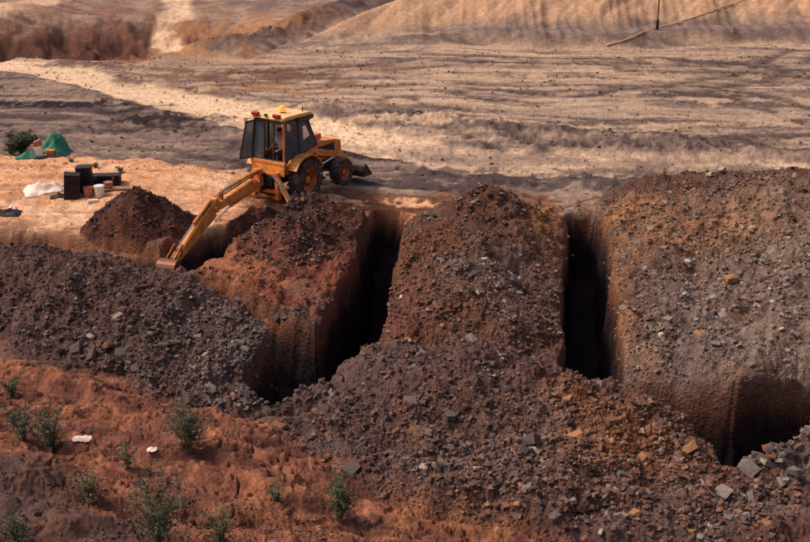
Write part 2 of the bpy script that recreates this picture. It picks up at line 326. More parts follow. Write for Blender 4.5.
def colour(x, y, f, heap):
    """albedo at (x, y); heap = True for the soil lying on the heaps"""
    n1, n2, n3 = f['n1'], f['n2'], f['n3']
    z = np.zeros(np.shape(x))[..., None]
    c = z+C['tan']
    st = f['rut']*.9+f['rut2']*.7
    c = mixc(c, C['track'], ss(-.1, .6, st*.6+.5*n1+.4*n2)*.75)
    c = mixc(c, C['wet'], ss(.3, .8, st+n2*.3)*.4)
    c = mixc(c, C['pale'], ss(.15, .8, -st)*.6)
    # below the road: grey-brown wheel-marked ground
    south = (1-ss(-1, 1, side(x, y, ROAD[2][:2], ROAD[5][:2])))
    c = mixc(c, C['track'], south*.9)
    c = mixc(c, C['wet'], south*ss(.0, .7, f['rut']+f['rut2']*.8)*.75)
    c = mixc(c, C['pale'], south*ss(.2, .8, -f['rut2']-f['rut']*.5)*.3)
    c = mixc(c, C['slate'], f['berm']*.7)
    c = mixc(c, C['road'], f['road']*(.9-.55*ss(-2, 6, x)))
    wheel = np.exp(-((f['droad']-.9)/.18)**2)
    c = mixc(c, C['track'], wheel*.35*ss(-.3, .5, n2))
    fine_ = fbm(x*.13+.05*y, y*1.0+x*.10, 153, 3, .7)
    c = mixc(c, C['wet']*.8, f['tr'])
    c = mixc(c, C['wet'], ss(.2, .6, fine_+.25*n2)*.6*(1-f['road']*.8))
    c = mixc(c, C['pale'], ss(.3, .8, -fine_)*.35)
    # pad
    padn = f['pad']*f['near']
    pc = mixc(z+C['pad'], C['clay'], ss(.0, .9, n2+.5*n3)*.35)
    pc = mixc(pc, C['road'], ss(.0, .8, -n2)*.5)
    pc = mixc(pc, C['clay'], ss(.05, .6, fbm(x*.35, y*1.4+x*.2, 155, 4, .6))*.55)
    xr = ss(W(352, 200)[0]-1.0, W(352, 200)[0]+1.0, x+.3*n2)
    pc = mixc(pc, C['clay'], xr*.5)
    working = 1-ss(-.6, .8, side(x, y, W(0, 130), W(330, 178)))
    c = c*(1-padn[..., None])+pc*padn[..., None]
    # working ground between trenches (outside the pad): rusty clay
    wk = f['near']*(1-ss(37.5, 39.5, y+.04*x+n2*.6))
    wk = wk*ss(W(250, 235)[0]-.5, W(250, 235)[0]+1.2, x+.25*(y-33)+.4*n2)
    wc = mixc(z+C['rust'], C['clay'], ss(-.4, .6, n2+n3*.4)*.7)
    wc = mixc(wc, C['brown'], ss(.1, .9, n1+.6*n3)*.6)
    c = mixc(c, C['rust'], wk*.9); c = c*(1-(wk*.8)[..., None])+wc*(wk*.8)[..., None]
    lowleft = f['near']*(1-ss(-.3, .6, side(x, y, W(-100, 236), W(200, 250))+n2*.5))
    c = mixc(c, C['brown'], lowleft*(1-wk)*.9)
    # pit
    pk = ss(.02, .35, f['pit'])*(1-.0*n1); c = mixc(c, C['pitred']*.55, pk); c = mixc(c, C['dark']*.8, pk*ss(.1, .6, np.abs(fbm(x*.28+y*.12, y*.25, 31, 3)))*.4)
    beyond = ss(80, 92, y)*(1-ss(-8, 2, x-.2*(y-72)))
    c = mixc(c, C['pitred'], beyond*(.45+.3*n2)); c = mixc(c, C['track'], beyond*ss(0, .8, n2)*.6)
    d2, _ = segs(x, y, ROAD_B); c = mixc(c, C['road'], 1-ss(.7, 1.5, d2+n2*.5))
    d3, _ = segs(x, y, ROAD_C); c = mixc(c, C['road'], (1-ss(.8, 1.8, d3+n2*.6))*.9)
    d4, _ = segs(x, y, GREY_SLIP); c = mixc(c, C['grey'], (1-ss(.8, 2.0, d4+n2*.6))*.7)
    c = mixc(c, C['slate'], ss(.05, .4, f['outc'])*.9); c = mixc(c, C['black'], ss(.1, .6, f['outc']*(.6+n2)+.25*n3)*.6)
    # embankment
    e = ss(.05, .6, f['emb'])
    sandc = mixc(z+C['sand'], C['clay'], ss(.2, .9, n1+.2*n2)*.10)
    sandc = mixc(sandc, C['track'], ss(.3, .0, f['gul'])*.55)
    c = c*(1-e[..., None])+sandc*e[..., None]
    c = mixc(c, C['slate'], f['cl']*(1-ss(2.0, 4.5, f['dfw']+1.2*n2))*.8)
    c = paint_spots(c, x, y, n2, n3, 1.1, True)
    if heap is not None:
        hd = f['hid']; cc = c
        base = {'small': 'dark', 'digger': 'dark', 'central': 'brown', 'right': 'brown', 'left': 'purple', 'front': 'purple', 'fringe': 'purple', 'corner': 'slate', 'apron': 'clay2', 'spill': 'rust'}
        hc = z+C['brown']
        for i, nm in enumerate(HN):
            hc = np.where((hd == i)[..., None], C[base[nm]], hc)
        hc = mixc(hc, C['rust'], ss(.15, .8, n1+.5*n2)*.35*(hd != HN.index('small')))
        hc = mixc(hc, C['slate'], ss(.1, .8, fbm(x*.7, y*.7, 91, 3))*.4*(hd >= 2))
        hc = paint_spots(hc, x, y, n2, n3, 1.0, False)
        hm = (hd >= 0)
        c = np.where(hm[..., None], hc, cc)
    # foreground bank
    cb = mixc(z+sr(108, 68, 56), sr(142, 90, 66), ss(-.5, .6, f['lay']+.3*n3)*.85)
    cb = mixc(cb, C['ochre'], ss(-5, 3, x)*ss(-.2, .8, n2+.5*n3)*.5)
    cb = mixc(cb, C['dark'], f['crack']*.35)
    scree = ss(-.4, .5, -side(x, y, W(-60, 428, 1.6), W(380, 548, 2.2))+.7*n2)
    sc_ = mixc(z+C['purple'], C['brown'], ss(-.3, .6, n2+n3*.5)*.7)
    cb = cb*(1-scree[..., None])+sc_*scree[..., None]
    c = c*(1-f['bk'][..., None])+cb*f['bk'][..., None]
    # dug faces: clay under the topsoil, trench shade painted in as black lower down
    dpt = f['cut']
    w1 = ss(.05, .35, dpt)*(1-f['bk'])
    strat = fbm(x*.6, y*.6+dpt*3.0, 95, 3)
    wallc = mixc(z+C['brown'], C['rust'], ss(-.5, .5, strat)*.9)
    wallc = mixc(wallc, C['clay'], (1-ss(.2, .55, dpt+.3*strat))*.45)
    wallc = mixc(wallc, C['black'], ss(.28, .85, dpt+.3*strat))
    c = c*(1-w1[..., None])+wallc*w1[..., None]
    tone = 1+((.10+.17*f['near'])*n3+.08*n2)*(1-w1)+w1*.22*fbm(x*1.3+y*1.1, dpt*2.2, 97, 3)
    return np.clip(c*tone[..., None], .01, .9)

# ------------------------------------------------------------------ materials
def nd(nt, t, **k):
    n = nt.nodes.new(t)
    for a, b in k.items(): setattr(n, a, b)
    return n
def soil_material(name, bump=.35, dist=.05, s1=9, s2=38, var=.30, rough=.95, detail=8):
    m = bpy.data.materials.new(name); m.use_nodes = True; nt = m.node_tree; L = nt.links
    b = nt.nodes['Principled BSDF']; b.inputs['Roughness'].default_value = rough; b.inputs['Specular IOR Level'].default_value = .06
    at = nd(nt, 'ShaderNodeAttribute', attribute_name='Col')
    geo = nd(nt, 'ShaderNodeNewGeometry')
    na = nd(nt, 'ShaderNodeTexNoise'); na.inputs['Scale'].default_value = s1; na.inputs['Detail'].default_value = detail; na.inputs['Roughness'].default_value = .7
    nb = nd(nt, 'ShaderNodeTexVoronoi'); nb.inputs['Scale'].default_value = s2
    L.new(geo.outputs['Position'], na.inputs['Vector']); L.new(geo.outputs['Position'], nb.inputs['Vector'])
    mr = nd(nt, 'ShaderNodeMapRange'); mr.inputs['From Min'].default_value = .25; mr.inputs['From Max'].default_value = .75
    mr.inputs['To Min'].default_value = 1-var; mr.inputs['To Max'].default_value = 1+var
    L.new(na.outputs['Fac'], mr.inputs['Value'])
    hs = nd(nt, 'ShaderNodeMapRange'); hs.inputs['From Min'].default_value = 0; hs.inputs['From Max'].default_value = 1
    hs.inputs['To Min'].default_value = 1-var*.5; hs.inputs['To Max'].default_value = 1+var*.5
    L.new(nb.outputs['Color'], hs.inputs['Value'])
    mu = nd(nt, 'ShaderNodeMath', operation='MULTIPLY'); L.new(mr.outputs[0], mu.inputs[0]); L.new(hs.outputs[0], mu.inputs[1])
    vm = nd(nt, 'ShaderNodeVectorMath', operation='SCALE'); L.new(at.outputs['Color'], vm.inputs[0]); L.new(mu.outputs[0], vm.inputs['Scale'])
    L.new(vm.outputs[0], b.inputs['Base Color'])
    ad = nd(nt, 'ShaderNodeMath', operation='MULTIPLY_ADD'); ad.inputs[1].default_value = .35
    L.new(nb.outputs['Distance'], ad.inputs[0]); L.new(na.outputs['Fac'], ad.inputs[2])
    bp = nd(nt, 'ShaderNodeBump'); bp.inputs['Strength'].default_value = bump; bp.inputs['Distance'].default_value = dist
    L.new(ad.outputs[0], bp.inputs['Height']); L.new(bp.outputs[0], b.inputs['Normal'])
    return m
M = {}
M['soil'] = soil_material('earth', .9, .06, 4.0, 13, .36)
M['heap'] = soil_material('loose_soil', 1.0, .10, 6.0, 15, .40)
M['stone'] = soil_material('stone', .5, .03, 14, 30, .22, .85, 5)
def paint(name, col, rough=.5, metal=0.0, dirt=None, dscale=3.0, damt=.5, coat=0, bump=.1, spec=.5):
    m = bpy.data.materials.new(name); m.use_nodes = True; nt = m.node_tree; L = nt.links
    b = nt.nodes['Principled BSDF']; b.inputs['Roughness'].default_value = rough; b.inputs['Metallic'].default_value = metal
    b.inputs['Specular IOR Level'].default_value = spec
    tc = nd(nt, 'ShaderNodeTexCoord')
    n = nd(nt, 'ShaderNodeTexNoise'); n.inputs['Scale'].default_value = dscale; n.inputs['Detail'].default_value = 8; n.inputs['Roughness'].default_value = .65
    L.new(tc.outputs['Object'], n.inputs['Vector'])
    mr = nd(nt, 'ShaderNodeMapRange'); mr.inputs['From Min'].default_value = .42; mr.inputs['From Max'].default_value = .68; mr.inputs['To Max'].default_value = damt
    L.new(n.outputs['Fac'], mr.inputs['Value'])
    mx = nd(nt, 'ShaderNodeMix', data_type='RGBA'); L.new(mr.outputs[0], mx.inputs['Factor'])
    mx.inputs['A'].default_value = (*col, 1); mx.inputs['B'].default_value = (*(dirt if dirt is not None else col*.6), 1)
    L.new(mx.outputs['Result'], b.inputs['Base Color'])
    bp = nd(nt, 'ShaderNodeBump'); bp.inputs['Strength'].default_value = bump; bp.inputs['Distance'].default_value = .02
    L.new(n.outputs['Fac'], bp.inputs['Height']); L.new(bp.outputs[0], b.inputs['Normal'])
    return m
DUST = sr(150, 105, 75)
M['orange'] = paint('orange_paint', sr(234, 148, 58), .6, 0, sr(140, 88, 58), 3.5, .85)
M['orange_old'] = paint('worn_orange_paint', sr(214, 118, 48), .6, 0, sr(110, 66, 42), 4, .75)
M['roof'] = paint('roof_paint', sr(240, 190, 120), .5, 0, DUST, 2, .35)
M['blackm'] = paint('black_metal', sr(38, 34, 36), .6, .2, sr(90, 65, 50), 4, .5)
M['cabframe'] = paint('dark_frame', sr(52, 38, 40), .5, .1, sr(95, 70, 56), 5, .4)
M['rubber'] = paint('rubber', sr(40, 38, 38), .9, 0, sr(118, 88, 70), 4, .85, bump=.3)
M['chrome'] = paint('steel_rod', sr(210, 205, 200), .25, 1.0, sr(160, 140, 120), 6, .3)
M['steel'] = paint('worn_steel', sr(128, 78, 52), .55, .5, sr(90, 60, 44), 5, .7)
M['red'] = paint('red_lens', sr(170, 24, 20), .3, 0, sr(110, 20, 18), 6, .4)
M['seat'] = paint('seat_vinyl', sr(40, 34, 36), .7)
M['green'] = paint('green_tarp', sr(24, 104, 76), .7, 0, sr(16, 70, 54), 3, .6, bump=.4)
M['white'] = paint('white_plastic', sr(226, 220, 208), .5, 0, sr(170, 150, 130), 3, .5)
M['sheet'] = paint('pale_sheet', sr(236, 206, 186), .7, 0, sr(214, 170, 144), 2, .6, bump=.5)
M['blackp'] = paint('black_plastic', sr(36, 27, 30), .6, 0, sr(70, 48, 42), 3, .6, spec=.2)
M['bucket'] = paint('rust_red_plastic', sr(170, 92, 66), .6, 0, sr(120, 66, 48), 4, .5)
M['wood'] = paint('raw_timber', sr(150, 118, 92), .85, 0, sr(100, 76, 60), 9, .6)
M['pipe'] = paint('pale_pipe', sr(214, 180, 140), .6, 0, sr(170, 130, 96), .3, .6)
M['post'] = paint('dark_post', sr(92, 58, 50), .8, 0, sr(60, 40, 38), 3, .6)
M['skin'] = paint('skin', sr(206, 150, 120), .6)
M['shirt'] = paint('shirt', sr(226, 206, 196), .9)
M['trouser'] = paint('trousers', sr(50, 46, 60), .9)
M['hair'] = paint('hair', sr(50, 36, 30), .9)
M['hood'] = paint('hood', sr(222, 134, 54), .6, 0, sr(146, 92, 60), 3, .8)
M['stem'] = paint('stem', sr(86, 84, 50), .9)
def leaf_mat(name, a, b_):
    m = bpy.data.materials.new(name); m.use_nodes = True; nt = m.node_tree; L = nt.links
    b = nt.nodes['Principled BSDF']; b.inputs['Roughness'].default_value = .6
    at = nd(nt, 'ShaderNodeAttribute', attribute_name='Col'); sep = nd(nt, 'ShaderNodeSeparateColor'); L.new(at.outputs['Color'], sep.inputs[0])
    mx = nd(nt, 'ShaderNodeMix', data_type='RGBA'); mx.inputs['A'].default_value = (*a, 1); mx.inputs['B'].default_value = (*b_, 1)
    L.new(sep.outputs[0], mx.inputs['Factor']); L.new(mx.outputs['Result'], b.inputs['Base Color'])
    return m
M['leaf'] = leaf_mat('leaf', sr(48, 54, 40), sr(92, 98, 62))
M['leaf_dry'] = leaf_mat('leaf_dry', sr(62, 66, 46), sr(120, 116, 72))
def glass_mat():
    m = bpy.data.materials.new('tinted_glass'); m.use_nodes = True; nt = m.node_tree; L = nt.links
    b = nt.nodes['Principled BSDF']; b.inputs['Base Color'].default_value = (*sr(120, 130, 140), 1)
    b.inputs['Roughness'].default_value = .12; b.inputs['Transmission Weight'].default_value = .75; b.inputs['IOR'].default_value = 1.25
    n = nd(nt, 'ShaderNodeTexNoise'); n.inputs['Scale'].default_value = 3
    mr = nd(nt, 'ShaderNodeMapRange'); mr.inputs['To Min'].default_value = .08; mr.inputs['To Max'].default_value = .4
    L.new(n.outputs['Fac'], mr.inputs['Value']); L.new(mr.outputs[0], b.inputs['Roughness'])
    return m
M['glass'] = glass_mat()
def beacon_mat():
    m = bpy.data.materials.new('beacon_lens'); m.use_nodes = True
    b = m.node_tree.nodes['Principled BSDF']; b.inputs['Base Color'].default_value = (*sr(255, 140, 50), 1); b.inputs['Roughness'].default_value = .3
    b.inputs['Emission Color'].default_value = (1, .34, .08, 1); b.inputs['Emission Strength'].default_value = .7
    n = nd(m.node_tree, 'ShaderNodeTexNoise'); n.inputs['Scale'].default_value = 9
    mr = nd(m.node_tree, 'ShaderNodeMapRange'); mr.inputs['To Min'].default_value = .2; mr.inputs['To Max'].default_value = .45
    m.node_tree.links.new(n.outputs['Fac'], mr.inputs['Value']); m.node_tree.links.new(mr.outputs[0], b.inputs['Roughness'])
    return m
M['beacon'] = beacon_mat()

# ------------------------------------------------------------------ object helpers
def tag(o, label=None, cat=None, group=None, kind=None):
    if label: o['label'] = label
    if cat: o['category'] = cat
    if group: o['group'] = group
    if kind: o['kind'] = kind
    return o
def empty(name, loc=(0, 0, 0), rz=0.0):
    o = bpy.data.objects.new(name, None); COL.objects.link(o); o.location = loc; o.rotation_euler = (0, 0, rz); o.empty_display_size = .2
    return o
def mesh_np(name, V, Fq, mat, col=None, parent=None, smooth=False):
    me = bpy.data.meshes.new(name); V = np.asarray(V, np.float32); Fq = np.asarray(Fq, np.int32); k = Fq.shape[1]
    me.vertices.add(len(V)); me.vertices.foreach_set('co', V.ravel())
    me.loops.add(Fq.size); me.loops.foreach_set('vertex_index', Fq.ravel())
    me.polygons.add(len(Fq)); me.polygons.foreach_set('loop_start', np.arange(len(Fq), dtype=np.int32)*k)
    me.polygons.foreach_set('loop_total', np.full(len(Fq), k, np.int32))
    me.update(calc_edges=True)
    me.polygons.foreach_set('use_smooth', np.full(len(Fq), bool(smooth)))
    if col is not None:
        a = me.color_attributes.new('Col', 'FLOAT_COLOR', 'POINT')
        cc = np.ones((len(V), 4), np.float32); cc[:, :3] = col; a.data.foreach_set('color', cc.ravel())
    me.materials.append(mat)
    o = bpy.data.objects.new(name, me); COL.objects.link(o)
    if parent: o.parent = parent
    return o

class MB:
    """collects shapes, links them as one mesh"""
    def __init__(s): s.bm = bmesh.new()
    def box(s, c, d, rot=None, taper=None, bev=0.0):
        vs = []
        for sz in (-1, 1):
            for sx, sy in ((-1, -1), (1, -1), (1, 1), (-1, 1)):
                k = 1 if (taper is None or sz < 0) else taper
                p = Vector((sx*d[0]/2*k, sy*d[1]/2*k, sz*d[2]/2))
                if rot is not None: p = rot @ p
                vs.append(s.bm.verts.new(p+Vector(c)))
        fs = [s.bm.faces.new([vs[i] for i in f]) for f in ((3, 2, 1, 0), (4, 5, 6, 7), (0, 1, 5, 4), (1, 2, 6, 5), (2, 3, 7, 6), (3, 0, 4, 7))]
        if bev > 0:
            es = set(e for f in fs for e in f.edges)
            bmesh.ops.bevel(s.bm, geom=list(es), offset=bev, segments=2, affect='EDGES', profile=.6)
        return s
    def prism(s, pts, axis, a, b):
        """closed outline extruded along an axis ('x','y','z') from a to b"""
        def mk(p, t):
            return {'x': Vector((t, p[0], p[1])), 'y': Vector((p[0], t, p[1])), 'z': Vector((p[0], p[1], t))}[axis]
        A = [s.bm.verts.new(mk(p, a)) for p in pts]; B = [s.bm.verts.new(mk(p, b)) for p in pts]
        s.bm.faces.new(A[::-1]); s.bm.faces.new(B)
        n = len(pts)
        for i in range(n): s.bm.faces.new((A[i], A[(i+1) % n], B[(i+1) % n], B[i]))
        return s
    def tube(s, pts, r, n=8, caps=True):
        pts = [Vector(p) for p in pts]; rs = r if isinstance(r, (list, tuple)) else [r]*len(pts)
        rings = []
        for i, p in enumerate(pts):
            d = (pts[min(i+1, len(pts)-1)]-pts[max(i-1, 0)]).normalized()
            up = Vector((0, 0, 1)) if abs(d.z) < .9 else Vector((1, 0, 0))
            a = d.cross(up).normalized(); b = d.cross(a)
            rings.append([s.bm.verts.new(p+(a*math.cos(t)+b*math.sin(t))*rs[i]) for t in [2*math.pi*k/n for k in range(n)]])
        for A, B in zip(rings[:-1], rings[1:]):
            for k in range(n): s.bm.faces.new((A[k], A[(k+1) % n], B[(k+1) % n], B[k]))
        if caps and n > 2: s.bm.faces.new(rings[0][::-1]); s.bm.faces.new(rings[-1])
        return s
    def beam(s, a, b, w, h, h2=None, w2=None):
        """box-section beam from a to b, heights in the vertical plane"""
        a = Vector(a); b = Vector(b); d = (b-a).normalized(); sidev = d.cross(Vector((0, 0, 1)))
        if sidev.length < .05: sidev = Vector((1, 0, 0))
        sidev.normalize(); up = sidev.cross(d).normalized(); h2 = h2 or h; w2 = w2 or w
        vs = [s.bm.verts.new(a+sidev*x*w/2+up*y*h/2) for x, y in ((-1, -1), (1, -1), (1, 1), (-1, 1))]
        vs += [s.bm.verts.new(b+sidev*x*w2/2+up*y*h2/2) for x, y in ((-1, -1), (1, -1), (1, 1), (-1, 1))]
        for f in ((0, 1, 2, 3), (7, 6, 5, 4), (0, 4, 5, 1), (1, 5, 6, 2), (2, 6, 7, 3), (3, 7, 4, 0)): s.bm.faces.new([vs[i] for i in f])
        return s
    def lathe(s, prof, n=32, axis='x', c=(0, 0, 0), caps=True):
        rings = []
        for (t, r) in prof:
            ring = []
            for k in range(n):
                a = 2*math.pi*k/n
                p = Vector((t, r*math.cos(a), r*math.sin(a))) if axis == 'x' else Vector((r*math.cos(a), r*math.sin(a), t))
                ring.append(s.bm.verts.new(p+Vector(c)))
            rings.append(ring)
        for A, B in zip(rings[:-1], rings[1:]):
            for k in range(n): s.bm.faces.new((A[k], A[(k+1) % n], B[(k+1) % n], B[k]))
        if caps: s.bm.faces.new(rings[0][::-1]); s.bm.faces.new(rings[-1])
        return s
    def build(s, name, mat, parent=None, bevel=0.0, smooth=False):
        bmesh.ops.recalc_face_normals(s.bm, faces=s.bm.faces)
        me = bpy.data.meshes.new(name); s.bm.to_mesh(me); s.bm.free(); me.materials.append(mat)
        if smooth:
            me.polygons.foreach_set('use_smooth', np.ones(len(me.polygons), bool))
        o = bpy.data.objects.new(name, me); COL.objects.link(o)
        if parent: o.parent = parent
        if bevel > 0:
            b = o.modifiers.new('bevel', 'BEVEL'); b.width = bevel; b.segments = 2; b.limit_method = 'ANGLE'
        return o

# ------------------------------------------------------------------ the ground mesh
def axis_theta():
    c = np.linspace(-22.5, 22.5, 860)
    l = -22.5-np.cumsum(np.linspace(.08, 9, 24)); l = l[l > -120][::-1]
    return np.radians(np.concatenate([l, c, -l[::-1]]))
def axis_r():
    r = [2.0]
    while r[-1] < 12: r.append(r[-1]+.5)
    while r[-1] < 155:
        x = r[-1]; r.append(x+min(max(.036, 7.0e-5*x*x), .26))
    while r[-1] < 900: r.append(r[-1]*1.06)
    return np.array(r)
TH = axis_theta(); RR = axis_r()
gr, gt = np.meshgrid(RR, TH, indexing='ij')
GX = gr*np.sin(gt); GY = gr*np.cos(gt)
F = land(GX, GY)
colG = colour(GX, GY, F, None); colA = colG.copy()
_m = F['hid'] >= 0
colA[_m] = colour(GX[_m], GY[_m], {k: v[_m] for k, v in F.items()}, True)
nr, nt_ = GX.shape
idx = np.arange(nr*nt_).reshape(nr, nt_)
quads = np.stack([idx[:-1, :-1], idx[:-1, 1:], idx[1:, 1:], idx[1:, :-1]], -1).reshape(-1, 4)
Hf = F['H'].ravel(); hidf = F['hid'].ravel()
deep = (Hf > .3)
keep = ~(deep[quads].all(1))
def compact(Q):
    used = np.unique(Q); remap = np.full(nr*nt_, -1); remap[used] = np.arange(len(used)); return used, remap[Q]
xy = np.stack([GX.ravel(), GY.ravel()], 1); Gz = F['G'].ravel()
_w = np.nonzero((F['cut'].ravel() > .12) & (F['cutall'].ravel() < .985) & (F['bk'].ravel() < .01))[0]
_x = xy[_w, 0]; _y = xy[_w, 1]; _z = Gz[_w]
_k = np.clip((F['cut'].ravel()[_w]-.2)/.8, 0, 1)
gxy = xy.copy()
gxy[_w, 0] += _k*(fbm(_y*.9+_x*.4, _z*.8, 301, 2, .5)*.10); gxy[_w, 1] += _k*(fbm(_x*1.0+_y*.4+40, _z*.8, 303, 2, .5)*.10)
used, q = compact(quads[keep])
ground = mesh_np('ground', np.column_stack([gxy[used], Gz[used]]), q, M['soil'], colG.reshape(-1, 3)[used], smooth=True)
tag(ground, 'clay quarry ground cut by deep trenches', kind='structure')

HL = {
    'small': ('small dark cone of soil on the pale clay left of the digger arm', 'spoil heap'),
    'digger': ('dark brown soil heap directly in front of the orange digger', 'spoil heap'),
    'central': ('tall rusty brown heap between the two long trenches', 'spoil heap'),
    'right': ('broad stony grey and ochre heap right of the straight trench', 'spoil heap'),
    'left': ('long purple-grey rubble heap at the left behind the orange clay bank', 'spoil heap'),
    'front': ('large purple-brown rubble mound in front of both trenches', 'spoil heap'),
    'corner': ('small pile of pale grey rock slabs at the right picture edge', 'rubble pile'),
}
ALIAS = {'fringe': 'front', 'apron': 'digger', 'spill': 'left'}
def unalias(h):
    for a_, b_ in ALIAS.items(): h = np.where(h == HN.index(a_), HN.index(b_), h)
    return h
hid2 = unalias(hidf)
heap_obj = {}
for nm in HN:
    if nm in ALIAS: continue
    i = HN.index(nm)
    m = (hid2 == i)
    qm = m[quads].any(1)
    Q = quads[qm]
    # a quad shared by two heaps goes to the one owning most of its corners
    own = m[Q].sum(1); other = ((hid2[Q] >= 0) & (hid2[Q] != i)); oc = other.sum(1)
    low = np.where(other, hid2[Q], 99).min(1)
    Q = Q[(own > oc) | ((own == oc) & (i < low))]
    if not len(Q): continue
    used, q = compact(Q)
    z = np.where(hid2[used] >= 0, Gz[used]+Hf[used], Gz[used]-.06)
    cx, cy = xy[used].mean(0)
    o = mesh_np('spoil_heap' if nm != 'corner' else 'rubble_pile', np.column_stack([xy[used], z]), q, M['heap'], colA.reshape(-1, 3)[used], smooth=True)
    tag(o, HL[nm][0], HL[nm][1], 'heaps of dug soil beside the trenches')
    heap_obj[nm] = o

# ------------------------------------------------------------------ stones
rng = np.random.default_rng(7)
def hull(n, flat, seed):
    rg = np.random.default_rng(seed)
    bm = bmesh.new()
    p = np.array([(i, j, k) for i in (-1, 1) for j in (-1, 1) for k in (-1, 1)], float)*rg.uniform(.34, .74, (8, 3))
    if n > 8:
        e = rg.normal(size=(n-8, 3)); e /= np.linalg.norm(e, axis=1)[:, None]; p = np.concatenate([p, e*rg.uniform(.7, .95, (n-8, 1))])
    else: p = p[rg.permutation(8)[:n]]
    p *= np.array([1, rg.uniform(.6, .95), flat])*.5
    for v in p: bm.verts.new(v)
    r = bmesh.ops.convex_hull(bm, input=bm.verts)
    junk = [g for g in r['geom_interior'] if isinstance(g, bmesh.types.BMVert)]
    if junk: bmesh.ops.delete(bm, geom=junk, context='VERTS')
    bmesh.ops.triangulate(bm, faces=bm.faces)
    bm.verts.ensure_lookup_table()
    V = np.array([v.co[:] for v in bm.verts]); T = np.array([[v.index for v in f.verts] for f in bm.faces])
    bm.verts.index_update(); T = np.array([[v.index for v in f.verts] for f in bm.faces])
    bm.free(); return V, T
small = [hull(7, f, 100+i) for i, f in enumerate((.5, .6, .45, .7, .55, .65, .8, .5))]
big = [hull(13, f, 200+i) for i, f in enumerate((.5, .62, .42, .7, .55, .66, .48, .58, .75, .52))]
SC = [sr(112, 98, 92), sr(88, 74, 70), sr(132, 116, 104), sr(116, 80, 60), sr(158, 138, 120), sr(80, 58, 50), sr(146, 104, 74), sr(186, 166, 148)]
big_mesh = {}
for ci, c_ in enumerate(SC):
    for vi, (V, T) in enumerate(big):
        me_o = mesh_np('stone', V, T, M['stone'], np.tile(c_, (len(V), 1)))
        big_mesh[(ci, vi)] = me_o.data; bpy.data.objects.remove(me_o)
def rand_rot(n):
    q = rng.normal(size=(n, 4)); q /= np.linalg.norm(q, axis=1)[:, None]
    w, x, y, z = q.T
    return np.stack([np.stack([1-2*(y*y+z*z), 2*(x*y-z*w), 2*(x*z+y*w)], -1), np.stack([2*(x*y+z*w), 1-2*(x*x+z*z), 2*(y*z-x*w)], -1), np.stack([2*(x*z-y*w), 2*(y*z+x*w), 1-2*(x*x+y*y)], -1)], 1)
# where the stones gather: (u, v, level, rx, ry, weight) ; weights of the stone colours per heap
STONY = {
    'small': [(140, 225, .5, 2, 1.5, .4)],
    'digger': [(285, 235, .6, 1.6, 1.6, 1.0), (300, 262, .2, 1.6, .8, .6)],
    'central': [(480, 275, .9, 2.2, 1.3, 1.4), (430, 250, .8, 1.0, 2.4, .7), (500, 200, 1.4, 2.0, 2, .35), (520, 320, .5, 1.6, 1.2, .7), (440, 310, .5, 1.5, 1, .6)],
    'right': [(680, 300, .9, 2.6, 2.6, 1.2), (640, 230, .8, 1.6, 3, .9), (760, 230, 1.4, 3, 4, .7), (650, 350, .5, 1.4, 1.4, 1.0), (790, 300, 1.2, 1.6, 2.5, .4), (700, 190, 1.2, 4, 1.0, .9)],
    'left': [(210, 350, .8, 2.2, 1.8, 1.5), (150, 345, .7, 1.5, .9, .9), (260, 370, .6, 1.6, 1.4, .9), (80, 300, .8, 4, 2, .25), (20, 330, .7, 3, 1.5, .3)],
    'front': [(560, 440, .9, 2.4, 1.6, 1.3), (500, 480, .8, 2.4, .8, 1.3), (640, 430, .8, 1.8, 1.4, 1.2), (740, 500, .5, 2.0, .9, 1.8), (400, 370, .8, 1.6, 1.0, .12), (460, 400, 1, 2, 1.4, .12), (420, 470, .8, 1.6, .6, 1.2), (350, 420, .5, 1.4, 1.0, .35)],
    'corner': [(790, 440, .5, 1.6, 1.3, 2.0)],
}
PAL = {  # share of each stone colour

    'small': [.15, .25, .02, .25, .0, .33, 0, 0], 'digger': [.2, .3, .08, .2, .02, .2, 0, 0], 'central': [.22, .2, .1, .2, .06, .14, .06, .02],
    'right': [.22, .12, .22, .1, .14, .04, .12, .04], 'left': [.30, .34, .08, .10, .02, .16, 0, 0], 'front': [.20, .22, .08, .22, .04, .15, .09, .005], 'corner': [.5, .25, .18, .07, 0, 0, 0, 0],
}
NSM = {'small': 1500, 'digger': 4500, 'central': 11500, 'right': 21000, 'left': 14000, 'front': 26000, 'corner': 900}
NBG = {'small': 8, 'digger': 50, 'central': 150, 'right': 270, 'left': 200, 'front': 280, 'corner': 34}
def sample(nm, n):
    """n places on the named heap, denser where its stones gather"""
    i = HN.index(nm); m = hid2 == i
    pts = xy[m]; lo = pts.min(0); hi = pts.max(0)
    lo = np.maximum(lo, [-16, 12]); hi = np.minimum(hi, [20, 45])
    out = []; tot = 0
    while tot < n:
        k = 60000
        p = rng.uniform(lo, hi, (k, 2))
        ang = np.abs(np.arctan2(p[:, 0], p[:, 1])) < math.radians(22)
        p = p[ang]
        w = np.full(len(p), .22)
        for (u, v, lv, rx, ry, s) in STONY[nm]:
            a, b = W(u, v, lv); w += s*np.exp(-((p[:, 0]-a)/rx)**2-((p[:, 1]-b)/ry)**2)
        w *= (.35+ss(-.4, .6, fbm(p[:, 0]*1.3, p[:, 1]*1.3, 131, 3)))
        p = p[rng.uniform(0, 1.6, len(p)) < w]
        f = land(p[:, 0], p[:, 1]); hh = unalias(f['hid'])
        ok = (hh == i) & (f['H'] > .08) & (f['cutall'] < .35)
        p = p[ok]; z = (f['G']+f['H'])[ok]
        out.append(np.column_stack([p, z])); tot += len(p)
        if len(p) == 0: break
    return np.concatenate(out)[:n]
